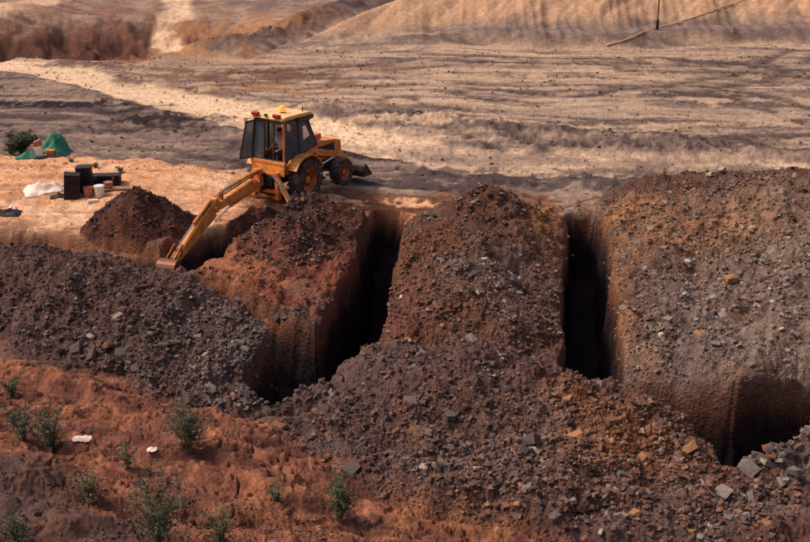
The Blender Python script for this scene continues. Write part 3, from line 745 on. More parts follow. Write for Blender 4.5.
def joined(P, size, pal, name, parent, tint=None, emb=.22):
    n = len(P); R = rand_rot(n); which = rng.integers(0, len(small), n); ci = rng.choice(len(SC), n, p=np.array(pal)/sum(pal))
    Vs = []; Ts = []; Cs = []; off = 0
    for k, (V, T) in enumerate(small):
        s_ = np.where(which == k)[0]
        if not len(s_): continue
        VV = np.einsum('nij,vj->nvi', R[s_], V)*size[s_][:, None, None]*np.array([1, 1, .8])
        VV = VV+P[s_][:, None, :]+np.array([0, 0, 1])*(size[s_]*emb)[:, None, None]
        TT = T[None]+(np.arange(len(s_))*len(V))[:, None, None]+off
        cc = np.array([SC[c] for c in ci[s_]])*rng.uniform(.75, 1.2, (len(s_), 1))
        if tint is not None: cc = cc*.42+tint[s_]*.62
        Vs.append(VV.reshape(-1, 3)); Ts.append(TT.reshape(-1, 3)); Cs.append(np.repeat(cc, len(V), 0)); off += len(s_)*len(V)
    o = mesh_np(name, np.concatenate(Vs), np.concatenate(Ts), M['stone'], np.concatenate(Cs), parent)
    return o
def single(P, size, pal, parent, squash=.8, emb=.1):
    ci = rng.choice(len(SC), len(P), p=np.array(pal)/sum(pal))
    for k in range(len(P)):
        o = bpy.data.objects.new('stone', big_mesh[(int(ci[k]), int(rng.integers(0, len(big))))]); COL.objects.link(o)
        s = size[k]; o.scale = (s, s*rng.uniform(.8, 1.1), s*squash*rng.uniform(.85, 1.2))
        o.rotation_euler = (rng.uniform(-.6, .6), rng.uniform(-.6, .6), rng.uniform(0, 6.28))
        o.location = (P[k][0], P[k][1], P[k][2]+s*emb); o.parent = parent
for nm in heap_obj:
    P_ = sample(nm, NSM[nm]); n = len(P_)
    size = .04+.036*rng.pareto(2.1, n); size = np.clip(size, .04, .20)
    f = land(P_[:, 0], P_[:, 1]); tint = colour(P_[:, 0], P_[:, 1], f, True)
    rub = joined(P_, size, PAL[nm], 'rubble', heap_obj[nm], tint)
    tag(rub, kind='stuff')
    P_ = sample(nm, NBG[nm]); n = len(P_)
    size = np.clip(.18+.06*rng.pareto(2.0, n), .18, .46 if nm in ('right', 'left', 'front', 'corner') else .30)
    if nm == 'corner': size = np.clip(size*1.75, .2, .52)
    single(P_, size, PAL[nm], heap_obj[nm])
# a few boulders that stand out
for (u, v, s, ci, nm) in [(76, 352, .42, 1, 'left'), (92, 358, .5, 1, 'left'), (122, 355, .46, 0, 'left'), (136, 372, .4, 1, 'left'), (60, 352, .34, 1, 'left'), (108, 350, .36, 3, 'left'), (176, 344, .36, 0, 'left'),
                       (176, 360, .32, 0, 'left'), (190, 378, .34, 1, 'left'), (240, 345, .4, 0, 'left'),
                       (722, 495, .46, 2, 'front'), (750, 500, .38, 0, 'front'), (700, 470, .3, 0, 'front'), (765, 470, .45, 2, 'front'), (745, 520, .34, 2, 'front'), (795, 478, .3, 4, 'front'), (437, 470, .45, 0, 'front'),
                       (555, 520, .32, 0, 'front'), (690, 535, .24, 6, 'front'), (600, 538, .2, 4, 'front'),
                       (716, 346, .42, 2, 'right'), (722, 172, .45, 4, 'right'), (664, 250, .32, 2, 'right'), (645, 285, .34, 0, 'right'), (752, 230, .3, 4, 'right'), (620, 262, .28, 1, 'right'),
                       (478, 296, .3, 7, 'central'), (498, 288, .28, 2, 'central'), (440, 262, .28, 2, 'central'), (565, 372, .28, 3, 'front'), (572, 268, .24, 4, 'central')]:
    x, y, z = hit(u, v)
    single(np.array([[x, y, z]]), [s], [1.0 if k == ci else 0 for k in range(len(SC))], heap_obj[nm], .75, .12)
# loose stones on level ground, on the bank and at the brink of the trenches
def scatter_ground(n, u0, u1, v0, v1, lv, smin, smax, pal, name, label):
    lo = W(u0, v1, lv); hi = W(u1, v0, lv)
    p = np.column_stack([rng.uniform(min(W(u0, v0, lv)[0], lo[0]), max(hi[0], W(u1, v1, lv)[0]), n*3), rng.uniform(lo[1], hi[1], n*3)])
    p = p[rng.uniform(-.5, .7, len(p)) < fbm(p[:, 0]*.9, p[:, 1]*.9, 141, 3)][:n]
    f = land(p[:, 0], p[:, 1]); ok = (f['hid'] < 0) & (f['cutall'] < .2)
    p = p[ok]; z = (f['G']+f['H'])[ok]; tint = colour(p[:, 0], p[:, 1], f_sub(f, ok), None)
    P3 = np.column_stack([p, z])
    o = joined(P3, np.clip(smin+(smax-smin)*.25*rng.pareto(2.5, len(p)), smin, smax), pal, name, None, tint)
    tag(o, label, kind='stuff'); return o
def f_sub(f, ok): return {k: v[ok] for k, v in f.items()}
scatter_ground(9000, -30, 520, 380, 560, 1.3, .02, .09, [.02, .05, .02, .45, .03, .28, .13, .01], 'bank_gravel', 'crumbs of clay and stone over the foreground bank')
scatter_ground(3500, -20, 330, 455, 570, 1.9, .03, .12, [.25, .3, .1, .15, .05, .15, 0, 0], 'scree_gravel', 'purple scree at the lower left corner')
scatter_ground(3800, 230, 620, 185, 345, 0, .03, .12, [.15, .15, .1, .3, .05, .1, .15, .02], 'clay_crumbs', 'clay crumbs on the ground between the trenches')
scatter_ground(2600, -20, 300, 160, 262, 0, .03, .10, [.05, .1, .05, .4, .1, .2, .1, .02], 'pad_gravel', 'scattered clods over the pale clay pad')
scatter_ground(10000, -20, 830, 48, 185, 0, .05, .24, [.2, .15, .2, .15, .15, .1, .05, 0], 'floor_gravel', 'clods over the wheel-marked quarry floor')

# ------------------------------------------------------------------ backhoe loader
HEAD = math.radians(33)           # points away and to the right
RX, RY = W(286, 200)
RZ = surf1(RX, RY)+.02
loader = empty('backhoe_loader', (RX, RY, RZ), -HEAD)
tag(loader, 'orange backhoe loader with glazed cab digging beside the dark soil heap', 'backhoe loader')
fv = Vector((math.sin(HEAD), math.cos(HEAD), 0)); rv = Vector((math.cos(HEAD), -math.sin(HEAD), 0))
def loc(p):        # world -> machine frame
    d = Vector(p)-Vector((RX, RY, RZ)); return Vector((d.dot(rv), d.dot(fv), d.z))
def wheel(R, w, x, y, lugs):
    prof = [(-w*.5, R*.60), (-w*.52, R*.72), (-w*.50, R*.88), (-w*.36, R*.955), (0, R*.965), (w*.36, R*.955), (w*.50, R*.88), (w*.52, R*.72), (w*.5, R*.60)]
    whl = MB().lathe([(t*1.0, r*.35) for t, r in ((-w*.2, R), (w*.2, R))], 20).build('wheel', M['blackm'], loader)
    whl.location = (x, y, R)
    t = MB().lathe(prof, 40, caps=False)
    for k in range(lugs):
        for s in (-1, 1):
            a = 2*math.pi*(k+(.5 if s > 0 else 0))/lugs
            rot = Matrix.Rotation(a, 3, 'X')
            rr = rot @ Matrix.Rotation(s*.6, 3, 'Z')
            c = rot @ Vector((s*w*.24, 0, R*.965))
            t.box(c, (w*.56, R*.085, R*.085), rr)
            t.box(rot @ Vector((s*w*.47, s*-.02, R*.90)), (w*.12, R*.09, R*.16), rot)
    t.build('tyre', M['rubber'], whl)
    rim = MB()
    sgn = 1 if x > 0 else -1
    rim.lathe([(-w*.42, R*.62), (-w*.40, R*.56), (-w*.1, R*.50), (w*.02*sgn, R*.3), (w*.1, R*.50), (w*.40, R*.56), (w*.42, R*.62)], 28, caps=False)
    rim.lathe([(-w*.2, R*.22), (w*.3*sgn if sgn > 0 else -w*.3, R*.18)] if sgn > 0 else [(-w*.3, R*.18), (w*.2, R*.22)], 14)
    for k in range(8):
        a = 2*math.pi*k/8
        rim.tube([(sgn*w*.18, math.cos(a)*R*.34, math.sin(a)*R*.34), (sgn*w*.26, math.cos(a)*R*.34, math.sin(a)*R*.34)], R*.03, 6)
    rim.build('rim', M['orange_old'], whl)
wheel(.70, .46, .86, 0, 18); wheel(.70, .46, -.86, 0, 18); wheel(.50, .36, .86, 2.10, 16); wheel(.50, .36, -.86, 2.10, 16)
# chassis
m = MB(); m.box((0, .75, .78), (.62, 3.7, .42)); m.tube([(-.8, 0, .70), (.8, 0, .70)], .14, 12); m.tube([(-.8, 2.1, .52), (.8, 2.1, .52)], .11, 12)
m.box((0, 2.85, .72), (.7, .4, .5))
m.build('chassis', M['blackm'], loader, .02)
m = MB(); m.box((.50, .98, .80), (.34, .62, .34)); m.build('fuel_tank', M['orange_old'], loader, .03)
m = MB(); m.box((-.50, .98, .80), (.34, .62, .34)); m.build('battery_box', M['orange_old'], loader, .03)
m = MB()
for k in range(2): m.box((.76, .98, .48+.26*k), (.26, .42, .035))
m.box((.72, .79, .62), (.03, .03, .5)); m.box((.72, 1.17, .62), (.03, .03, .5)); m.build('step', M['blackm'], loader)
# rear body panel and floor
m = MB(); m.prism([(-.78, .98), (.74, .98), (.74, 1.16), (-.60, 1.16), (-.84, 1.34), (-.92, 1.34)], 'x', -.70, .70); m.build('cab_floor', M['orange_old'], loader, .015)
m = MB(); m.prism([(-.68, .92), (.68, .92), (.74, 1.42), (-.74, 1.42)], 'y', -.90, -.82); m.build('rear_panel', M['orange'], loader, .015)
# fenders sweeping forward over the rear wheels
for s in (-1, 1):
    out = []
    R1 = .84
    for a in np.linspace(math.radians(150), math.radians(20), 12): out.append((R1*math.cos(a), .72+R1*math.sin(a)))
    inn = [((R1-.04)*math.cos(a), .72+(R1-.04)*math.sin(a)) for a in np.linspace(math.radians(20), math.radians(150), 12)]
    m = MB().prism(out+inn, 'x', *sorted((s*.60, s*1.08)))
    m.build('fender', M['orange'], loader, .01)
    m = MB().prism([(-.78, 1.30), (.10, 1.50), (.82, 1.62), (.90, 1.60), (.90, 1.48), (.60, 1.42), (.35, 1.46), (-.05, 1.36), (-.74, 1.14)], 'x', *sorted((s*.66, s*.74)))
    m.build('side_panel', M['orange'], loader, .01)
# hood
m = MB(); m.prism([(.78, 1.12), (.78, 1.66), (1.25, 1.68), (2.35, 1.56), (2.72, 1.48), (2.76, 1.05), (2.60, .92), (1.0, .92)], 'x', -.40, .40); m.build('hood', M['hood'], loader, .035)
m = MB(); m.box((0, 2.775, 1.22), (.62, .03, .40))
for k in range(6): m.box((0, 2.80, 1.06+.065*k), (.60, .02, .02))
m.build('grille', M['blackm'], loader)
m = MB(); m.box((.412, 1.75, 1.28), (.02, 1.1, .34))
for k in range(7): m.box((.428, 1.28+.155*k, 1.28), (.015, .03, .30))
m.build('engine_side_vent', M['blackm'], loader)
m = MB(); m.box((.16, 1.35, 1.80), (.42, .55, .22)); m.build('air_cleaner_box', M['orange_old'], loader, .03)
m = MB(); m.tube([(-.26, 1.15, 1.6), (-.26, 1.15, 2.35), (-.26, 1.10, 2.50)], .04, 10); m.tube([(-.26, 1.15, 1.72), (-.26, 1.15, 2.1)], .07, 10); m.build('exhaust_pipe', M['blackm'], loader)
# cab
zr = 2.78
posts = {'rl': [(-.66, -.84, 1.34), (-.60, -.70, zr)], 'rr': [(.66, -.84, 1.34), (.60, -.70, zr)], 'ml': [(-.70, -.02, 1.42), (-.62, -.02, zr)], 'mr': [(.70, -.02, 1.42), (.62, -.02, zr)],
         'fl': [(-.62, .98, 1.66), (-.56, .52, zr)], 'fr': [(.62, .98, 1.66), (.56, .52, zr)]}
for k, (a, b) in posts.items():
    MB().beam(a, b, .075, .075).build('cab_post', M['cabframe'] if k != 'rr' else M['orange_old'], loader, .008)
for c_, d_ in (((0, -.84, 1.42), (1.36, .06, .06)), ((0, -.71, 2.70), (1.26, .06, .07)), ((0, .98, 1.68), (1.28, .05, .05)), ((0, .55, 2.70), (1.16, .06, .08))): MB().box(c_, d_).build('cab_rail', M['cabframe'], loader, .006)
for s in (-1, 1):
    MB().beam((s*.66, -.84, 1.42), (s*.66, .98, 1.68), .05, .05).build('cab_rail', M['cabframe'], loader, .006); MB().beam((s*.60, -.7, 2.70), (s*.56, .55, 2.70), .05, .08).build('cab_rail', M['cabframe'], loader, .006)
m = MB(); m.prism([(-.86, 2.80), (.62, 2.78), (.80, 2.74), (.80, 2.80), (.60, 2.90), (-.70, 2.92), (-.88, 2.86)], 'x', -.70, .70); m.build('cab_roof', M['roof'], loader, .03)
m = MB(); m.prism([(.56, 2.60), (.80, 2.64), (.82, 2.745), (.56, 2.775)], 'x', -.68, .68); m.build('sun_visor', M['cabframe'], loader, .01)
m = MB(); m.prism([(.02, 2.62), (.58, 2.60), (.58, 2.775), (.02, 2.795)], 'x', .63, .685); m.build('roof_side_trim', M['cabframe'], loader, .006)
def pane(pts, t=.012, name='window'):
    pts = [Vector(p) for p in pts]; n = (pts[1]-pts[0]).cross(pts[2]-pts[0]).normalized()*t/2
    m = MB(); A = [m.bm.verts.new(p+n) for p in pts]; B = [m.bm.verts.new(p-n) for p in pts]
    m.bm.faces.new(A); m.bm.faces.new(B[::-1]); k = len(pts)
    for i in range(k): m.bm.faces.new((A[i], B[i], B[(i+1) % k], A[(i+1) % k]))
    return m.build(name, M['glass'], loader)
for s in (-1, 1):
    pane([(s*.685, -.79, 1.46), (s*.70, -.07, 1.50), (s*.635, -.07, 2.65), (s*.615, -.67, 2.65)])
    pane([(s*.70, .04, 1.52), (s*.665, .90, 1.72), (s*.595, .50, 2.62), (s*.635, .04, 2.65)])
pane([(-.58, .965, 1.72), (.58, .965, 1.72), (.52, .57, 2.62), (-.52, .57, 2.62)], name='windscreen')
# rear windows: left leaf swung out, middle open
pane([(-.64, -.86, 1.46), (-.22, -.86, 1.46), (-.20, -.73, 2.66), (-.58, -.73, 2.66)])
sw = MB()
P4 = [Vector(p) for p in ((-.68, -.90, 1.44), (-1.02, -1.12, 1.38), (-.80, -.96, 2.64), (-.62, -.74, 2.68))]
for a, b in zip(P4, P4[1:]+P4[:1]): sw.beam(a, b, .05, .05)
ww = sw.build('rear_quarter_window', M['cabframe'], loader)
g = pane([p*1.0 for p in P4], name='pane'); g.parent = ww
m = MB(); m.beam((-.20, -.845, 1.45), (-.20, -.72, 2.68), .05, .05); m.beam((.22, -.845, 1.45), (.20, -.72, 2.68), .045, .045); m.build('window_mullion', M['cabframe'], loader)
# lights, mirrors, beacon
for x in (-.46, .44):
    h = MB().box((x, -.86, 2.95), (.30, .12, .12)).build('work_light', M['red'], loader, .02)
    MB().box((x-.07, -.925, 2.95), (.10, .02, .08)).box((x+.07, -.925, 2.95), (.10, .02, .08)).build('lens', M['red'], h, .005)
m = MB(); m.box((-.02, -.86, 2.94), (.12, .08, .08)); m.build('number_light', M['blackm'], loader, .01)
for s in (-1, 1):
    mm = MB().tube([(s*.66, -.72, 2.72), (s*.92, -.82, 2.72), (s*.92, -.82, 2.66)], .014, 6).build('mirror_arm', M['blackm'], loader)
    MB().box((s*.92, -.84, 2.62), (.13, .03, .20)).build('mirror', M['chrome'], mm, .008)
m = MB().lathe([(2.90, .10), (2.93, .11), (2.95, .085)], 18, 'z', (.12, -.15, 0)).build('beacon', M['blackm'], loader)
MB().lathe([(2.95, .10), (3.07, .105), (3.15, .08), (3.18, .02)], 18, 'z', (.12, -.15, 0)).build('beacon_lens', M['beacon'], m, smooth=True)
MB().tube([(.52, .42, 2.86), (.52, .42, 3.06)], .022, 8).build('aerial', M['blackm'], loader)
# seat, console, steering wheel
m = MB(); m.box((.02, -.10, 1.42), (.46, .44, .14), bev=.03); m.box((.02, .14, 1.75), (.44, .12, .55), bev=.03); m.box((.02, -.06, 1.28), (.22, .24, .2)); m.build('seat', M['seat'], loader)
m = MB(); m.box((0, .72, 1.42), (.34, .22, .55)); m.build('dashboard', M['seat'], loader, .02)
m = MB(); m.tube([(.17*math.cos(a), .58+.10*math.sin(a), 1.84+.13*math.sin(a)) for a in np.linspace(0, 2*math.pi, 20)], .014, 6); m.tube([(0, .72, 1.62), (0, .58, 1.84)], .02, 6); m.build('steering_wheel', M['seat'], loader)
for x in (-.16, .16): MB().tube([(x, -.66, 1.16), (x*.9, -.58, 1.62)], .014, 6).tube([(x*.9, -.58, 1.60), (x*.9, -.575, 1.68)], .028, 8).build('control_lever', M['blackm'], loader)
# rear frame, king post, stabilisers
m = MB()
for x in (-.50, .50): m.box((x, -1.02, .62), (.14, .16, .95))
m.box((0, -1.02, .98), (1.2, .14, .12)); m.box((0, -1.02, .42), (1.2, .14, .12)); m.box((-.62, -.98, .62), (.08, .1, .5))
m.build('rear_frame', M['orange_old'], loader, .012)
KL = Vector((-.12, -1.22, .72))
m = MB(); m.tube([KL+Vector((0, 0, -.30)), KL+Vector((0, 0, .42))], .11, 14); m.box(KL+Vector((0, .08, -.22)), (.34, .24, .08)); m.box(KL+Vector((0, .08, .28)), (.34, .24, .08)); m.build('king_post', M['blackm'], loader, .01)
for s in (-1, 1):
    e = Vector((s*1.15, -1.12, .08))
    st = MB().beam((s*.52, -1.06, .92), e, .12, .14).build('stabiliser', M['orange'], loader, .012)
    MB().box(e+Vector((0, 0, -.03)), (.40, .34, .07)).build('foot_pad', M['steel'], st, .01)
    MB().tube([(s*.42, -1.14, .98), (s*.86, -1.16, .55)], .045, 8).tube([(s*.80, -1.16, .60), (s*1.08, -1.16, .26)], .025, 8).build('ram', M['chrome'], st)
# boom, dipper, bucket: in the vertical plane through the king post and the hole being dug
KW = Vector((RX, RY, RZ))+rv*KL.x+fv*KL.y
BX, BY = W(170, 262, .1)
bd_ = Vector((BX-KW.x, BY-KW.y, 0)); REACH = bd_.length; bd_.normalize()
def arm(s, z): return loc(Vector((KW.x, KW.y, RZ))+bd_*s+Vector((0, 0, z)))
def arm_at(u, v):
    """(reach, height) in the arm's plane for a line of sight"""
    d = Vector(ray(u, v)); o = Vector((0, 0, CAMZ)); n = bd_.cross(Vector((0, 0, 1)))
    t = (KW-o).dot(n)/d.dot(n); q = o+d*t
    return (q-Vector((KW.x, KW.y, 0))).dot(bd_), q.z-RZ
sE, zE = arm_at(213, 209); sW_, zW_ = arm_at(174, 261); sM, zM = arm_at(252, 184)
print('ARM', REACH, sE, zE, sW_, zW_, sM, zM)
side_ = (bd_.cross(Vector((0, 0, 1)))); sl = Vector((side_.dot(rv), side_.dot(fv), 0))
A0 = arm(.12, .55); A1 = arm(sM, zM); A2 = arm(sE, zE)
m = MB(); m.beam(A0, A1, .22, .26, .34, .20); m.beam(A1, A2, .20, .34, .24, .18)
m.tube([A1-sl*.16, A1+sl*.16], .07, 10); m.build('boom', M['orange'], loader, .015)
b1 = arm(.05, 1.15); b2 = arm(sE-.55, zE+.42)
cyl = MB().tube([b1, b1.lerp(b2, .62)], .065, 10).build('boom_cylinder', M['orange'], loader); MB().tube([b1.lerp(b2, .60), b2], .035, 8).build('piston_rod', M['chrome'], cyl)
m = MB(); m.beam(b2, arm(sE-.6, zE+.05), .10, .12); m.build('boom_bracket', M['orange_old'], loader, .01); MB().beam(arm(.05, .60), arm(.05, 1.20), .26, .20).build('swing_bracket', M['orange_old'], loader, .01)
# dipper
D0 = arm(sE-.22, zE+.26); D1 = arm(sE+.05, zE+.02); D2 = arm(sW_, zW_)
mid = D1.lerp(D2, .35)
m = MB(); m.beam(D0, D1, .22, .24, .46); m.beam(D1, mid, .22, .50, .44); m.beam(mid, D2, .22, .44, .20)
m.tube([D1-sl*.17, D1+sl*.17], .08, 12); m.tube([D2-sl*.15, D2+sl*.15], .055, 10); m.build('dipper_arm', M['orange'], loader, .015)
c1 = arm(*arm_at(230, 206)); c2 = arm(*arm_at(216, 221))
cyl = MB().tube([arm(sM-.2, zM-.22), c1], .06, 10).build('dipper_cylinder', M['orange_old'], loader); MB().tube([c1, c2], .032, 8).build('piston_rod', M['chrome'], cyl)
up_ = (D1-D2).normalized(); outw = sl.cross(up_).normalized()
if (arm(1, 0)-arm(0, 0)).dot(outw) < 0: outw = -outw
k1 = D1+outw*.30+up_*.05; k2 = D2+outw*.26+up_*.45; k3 = D2+outw*.22+up_*.05
cyl = MB().tube([k1, k1.lerp(k2, .55)], .055, 10).build('bucket_cylinder', M['orange_old'], loader); MB().tube([k1.lerp(k2, .5), k2], .03, 8).build('piston_rod', M['chrome'], cyl)
m = MB()
for s in (-1, 1): m.beam(k2+sl*.10*s, D2+up_*.22+sl*.10*s, .03, .07); m.beam(k2+sl*.13*s, D2+outw*.16-up_*.22+sl*.13*s, .03, .07)
m.build('bucket_link', M['steel'], loader)
hose = MB()
for o_ in (-.06, .06): hose.tube([arm(.1, 1.0)+sl*o_, arm(sM*.5, zM*.7+.55)+sl*o_, A1+Vector((0, 0, .28))+sl*o_, A2+Vector((0, 0, .30))+sl*o_, D1.lerp(D2, .25)+outw*.26+sl*o_], .018, 6)
hose.build('hydraulic_hose', M['blackm'], loader)
# digging bucket, curled under the dipper
inw = -outw
prof = []
for a in np.linspace(math.radians(80), math.radians(-120), 10): prof.append((math.cos(a)*.27, math.sin(a)*.27))
bc = D2-up_*.30+inw*.02
def bk_pt(px, py, w): return bc+outw*px+up_*py+sl*w
bm_ = MB()
for w in (-.30, .28):
    A = [bm_.bm.verts.new(bk_pt(p[0], p[1], w)) for p in prof]; B = [bm_.bm.verts.new(bk_pt(p[0], p[1], w+.02)) for p in prof]
    bm_.bm.faces.new(A); bm_.bm.faces.new(B[::-1]); n = len(prof)
    for i in range(n): bm_.bm.faces.new((A[i], B[i], B[(i+1) % n], A[(i+1) % n]))
for p, q_ in zip(prof[:-1], prof[1:]):
    o4 = [bk_pt(p[0], p[1], -.28), bk_pt(q_[0], q_[1], -.28), bk_pt(q_[0], q_[1], .28), bk_pt(p[0], p[1], .28)]
    i4 = [bk_pt(p[0]*.94, p[1]*.94, -.28), bk_pt(q_[0]*.94, q_[1]*.94, -.28), bk_pt(q_[0]*.94, q_[1]*.94, .28), bk_pt(p[0]*.94, p[1]*.94, .28)]
    a = [bm_.bm.verts.new(t) for t in o4]; b = [bm_.bm.verts.new(t) for t in i4]
    bm_.bm.faces.new(a); bm_.bm.faces.new(b[::-1])
    for i in range(4): bm_.bm.faces.new((a[i], b[i], b[(i+1) % 4], a[(i+1) % 4]))
for s in (-.10, .10): bm_.beam(bk_pt(.05, .27, s), D2+sl*s, .03, .16)
bkt = bm_.build('digging_bucket', M['steel'], loader)
lp = prof[-1]
for k in range(4):
    w = -.22+.145*k
    MB().beam(bk_pt(lp[0]*1.0, lp[1]*1.0, w), bk_pt(lp[0]-.12, lp[1]+.03, w), .06, .04, .015).build('tooth', M['steel'], bkt)
# front loader arms and shovel
for s in (-1, 1):
    ar = MB().beam((s*.52, 1.05, 1.38), (s*.55, 2.55, .98), .10, .24, .20).beam((s*.55, 2.55, .98), (s*.55, 3.24, .24), .10, .20, .16).build('loader_arm', M['orange'], loader, .015)
    MB().tube([(s*.52, 1.3, .85), (s*.54, 2.0, .98)], .05, 8).tube([(s*.54, 1.9, .96), (s*.55, 2.55, .98)], .028, 8).build('ram', M['chrome'], ar)
pf = [(3.25, .03), (3.20, .24), (3.28, .44), (3.38, .52), (3.41, .50), (3.31, .42), (3.24, .24), (3.30, .07), (3.80, .05), (3.82, .02)]
m = MB().prism(pf, 'x', -1.0, 1.0); 
for s in (-1, 1): m.prism([(3.27, .05), (3.22, .25), (3.30, .43), (3.40, .50), (3.78, .06)], 'x', *sorted((s*1.0, s*1.03)))
m.build('loader_shovel', M['blackm'], loader)

# ---- driver, seated facing the rear, looking down at the hole
def skinned(name, pts, edges, rad, mat, parent, root=0, sub=2):
    me = bpy.data.meshes.new(name); me.from_pydata([tuple(p) for p in pts], edges, []); me.update()
    o = bpy.data.objects.new(name, me); COL.objects.link(o)
    sk = o.modifiers.new('skin', 'SKIN'); sk.use_smooth_shade = True
    lay = me.skin_vertices[0].data if me.skin_vertices else None
    if lay is None:
        bpy.context.view_layer.objects.active = o
        lay = me.skin_vertices[0].data
    for i, r in enumerate(rad): lay[i].radius = (r, r) if not isinstance(r, tuple) else r
    lay[root].use_root = True
    s_ = o.modifiers.new('sub', 'SUBSURF'); s_.levels = sub; s_.render_levels = sub
    me.materials.append(mat)
    if parent: o.parent = parent
    return o
DP = Vector((.02, -.12, 1.50))
drv = empty('person', (Vector((RX, RY, RZ))+rv*DP.x+fv*DP.y+Vector((0, 0, DP.z))), -HEAD+math.pi)
tag(drv, 'driver in a pale shirt seated in the digger cab facing backwards', 'person')
pts = [(0, 0, .08), (0, .02, .30), (0, .04, .48), (0, .07, .58), (0, .10, .68),            # 0 pelvis 1 waist 2 chest 3 neck 4 head base
       (.19, .04, .50), (.26, .14, .28), (.20, .40, .22), (.18, .47, .22), (-.19, .04, .50), (-.26, .14, .28), (-.20, .40, .22), (-.18, .47, .22),
       (.10, .02, .06), (.14, .42, .04), (.14, .50, -.34), (.14, .60, -.37), (-.10, .02, .06), (-.14, .42, .04), (-.14, .50, -.34), (-.14, .60, -.37), (0, .12, .80)]
edges = [(0, 1), (1, 2), (2, 3), (3, 4), (4, 21), (2, 5), (5, 6), (6, 7), (7, 8), (2, 9), (9, 10), (10, 11), (11, 12), (0, 13), (13, 14), (14, 15), (15, 16), (0, 17), (17, 18), (18, 19), (19, 20)]
rad = [(.15, .12), (.14, .11), (.16, .12), .055, .085, .065, .05, .035, .03, .065, .05, .035, .03, .10, .075, .05, .04, .10, .075, .05, .04, .08]
body = skinned('body', pts, edges, rad, M['skin'], drv)
sp = [pts[i] for i in (0, 1, 2, 5, 6, 9, 10)]+[(.22, .30, .24), (-.22, .30, .24)]
shirt = skinned('shirt', sp, [(0, 1), (1, 2), (2, 3), (3, 4), (4, 7), (2, 5), (5, 6), (6, 8)], [(.165, .135), (.155, .125), (.175, .135), .08, .065, .08, .065, .05, .05], M['shirt'], drv)
tp = [pts[i] for i in (0, 13, 14, 15, 17, 18, 19)]
skinned('trousers', tp, [(0, 1), (1, 2), (2, 3), (0, 4), (4, 5), (5, 6)], [(.165, .135), .115, .09, .07, .115, .09, .07], M['trouser'], drv)
hm = MB().lathe([(.80, .096), (.84, .098), (.88, .075), (.905, .03)], 14, 'z', (0, .10, 0)); hm.build('hair', M['hair'], drv, smooth=True)
for s in (-1, 1):
    for k in range(4):
        a = Vector((s*.18+(k-1.5)*.018, .49, .225)); MB().tube([a, a+Vector((0, .045, -.01)), a+Vector((0, .06, -.04))], [.010, .009, .007], 6).build('finger', M['skin'], drv)
MB().tube([(0, .19, .775), (0, .215, .755), (0, .19, .745)], [.012, .016, .01], 6).build('nose', M['skin'], drv)

# ------------------------------------------------------------------ camp gear on the pad
def drum(u, v, lean, rz, hgt, label, wid=.58, dep=.55):
    x, y = W(u, v); z = surf1(x, y)-.02
    o = empty('black_crate', (x, y, z), rz); tag(o, label, 'crate'); o.rotation_euler = (lean[0], lean[1], rz)
    MB().box((0, 0, hgt/2), (wid, dep, hgt), bev=.03).build('body', M['blackp'], o)
    MB().box((0, 0, hgt+.02), (wid+.012, dep+.012, .035), bev=.01).build('lid', M['blackp'], o)
    for k in range(2): MB().box((0, -dep/2-.012, hgt*(.35+.35*k)), (wid*.96, .03, .05)).build('rib', M['blackp'], o)
    return o
drum(73, 208, (0, .10), .25, .82, 'tall black crate leaning left, behind the pale plastic sheet', .52, .5)
drum(88, 203, (.0, -.04), .15, .86, 'tall black crate standing upright behind the rust coloured bucket', .50, .5)
def pail(u, v, r, h, mat, label, name='bucket', cat='bucket', tilt=0):
    x, y = W(u, v); z = surf1(x, y)
    o = empty(name, (x, y, z), .4); o.rotation_euler = (tilt, 0, .4); tag(o, label, cat)
    MB().lathe([(0, r*.82), (.01, r*.85), (h, r), (h, r*.93), (.03, r*.78)], 22, 'z').build('body', mat, o, smooth=False)
    MB().lathe([(h-.04, r*1.04), (h, r*1.05), (h+.005, r*.98)], 22, 'z').build('rim', mat, o)
    MB().tube([(r*math.cos(a), -.02-abs(math.sin(a))*r*.8, h-.03-.10*math.sin(a)) for a in np.linspace(0, math.pi, 9)], .008, 6).build('handle', M['chrome'], o)
    return o
pail(90, 208, .17, .34, M['bucket'], 'rust red bucket at the foot of the black crates')
pail(101, 208, .17, .40, M['white'], 'white plastic bucket with a dark top beside the rust red bucket')
pail(110, 204, .15, .32, M['bucket'], 'reddish bucket between the white bucket and the low black box')
x, y = W(107, 198); z = surf1(x, y)
o = empty('black_box', (x, y, z), .1); tag(o, 'long low black box lying behind the buckets', 'box')
MB().box((0, 0, .17), (1.05, .42, .34), bev=.025).build('body', M['blackp'], o); MB().box((0, 0, .36), (1.09, .46, .05), bev=.01).build('lid', M['blackp'], o)
for s in (-1, 1): MB().box((s*.3, -.225, .30), (.08, .03, .12)).build('latch', M['chrome'], o)
x, y = W(112, 206); z = surf1(x, y)
o = MB().beam((-.55, 0, .05), (.55, .25, .07), .16, .05).build('plank', M['wood']); o.location = (x, y, z); tag(o, 'dusty plank lying before the low black box and buckets', 'plank')
x, y = W(94, 213); o = MB().box((0, 0, .05), (.34, .16, .10), Matrix.Rotation(.3, 3, 'Z'), bev=.02).build('brick_block', M['sheet']); o.location = (x, y, surf1(x, y)); tag(o, 'small pale block on the ground before the buckets', 'block')
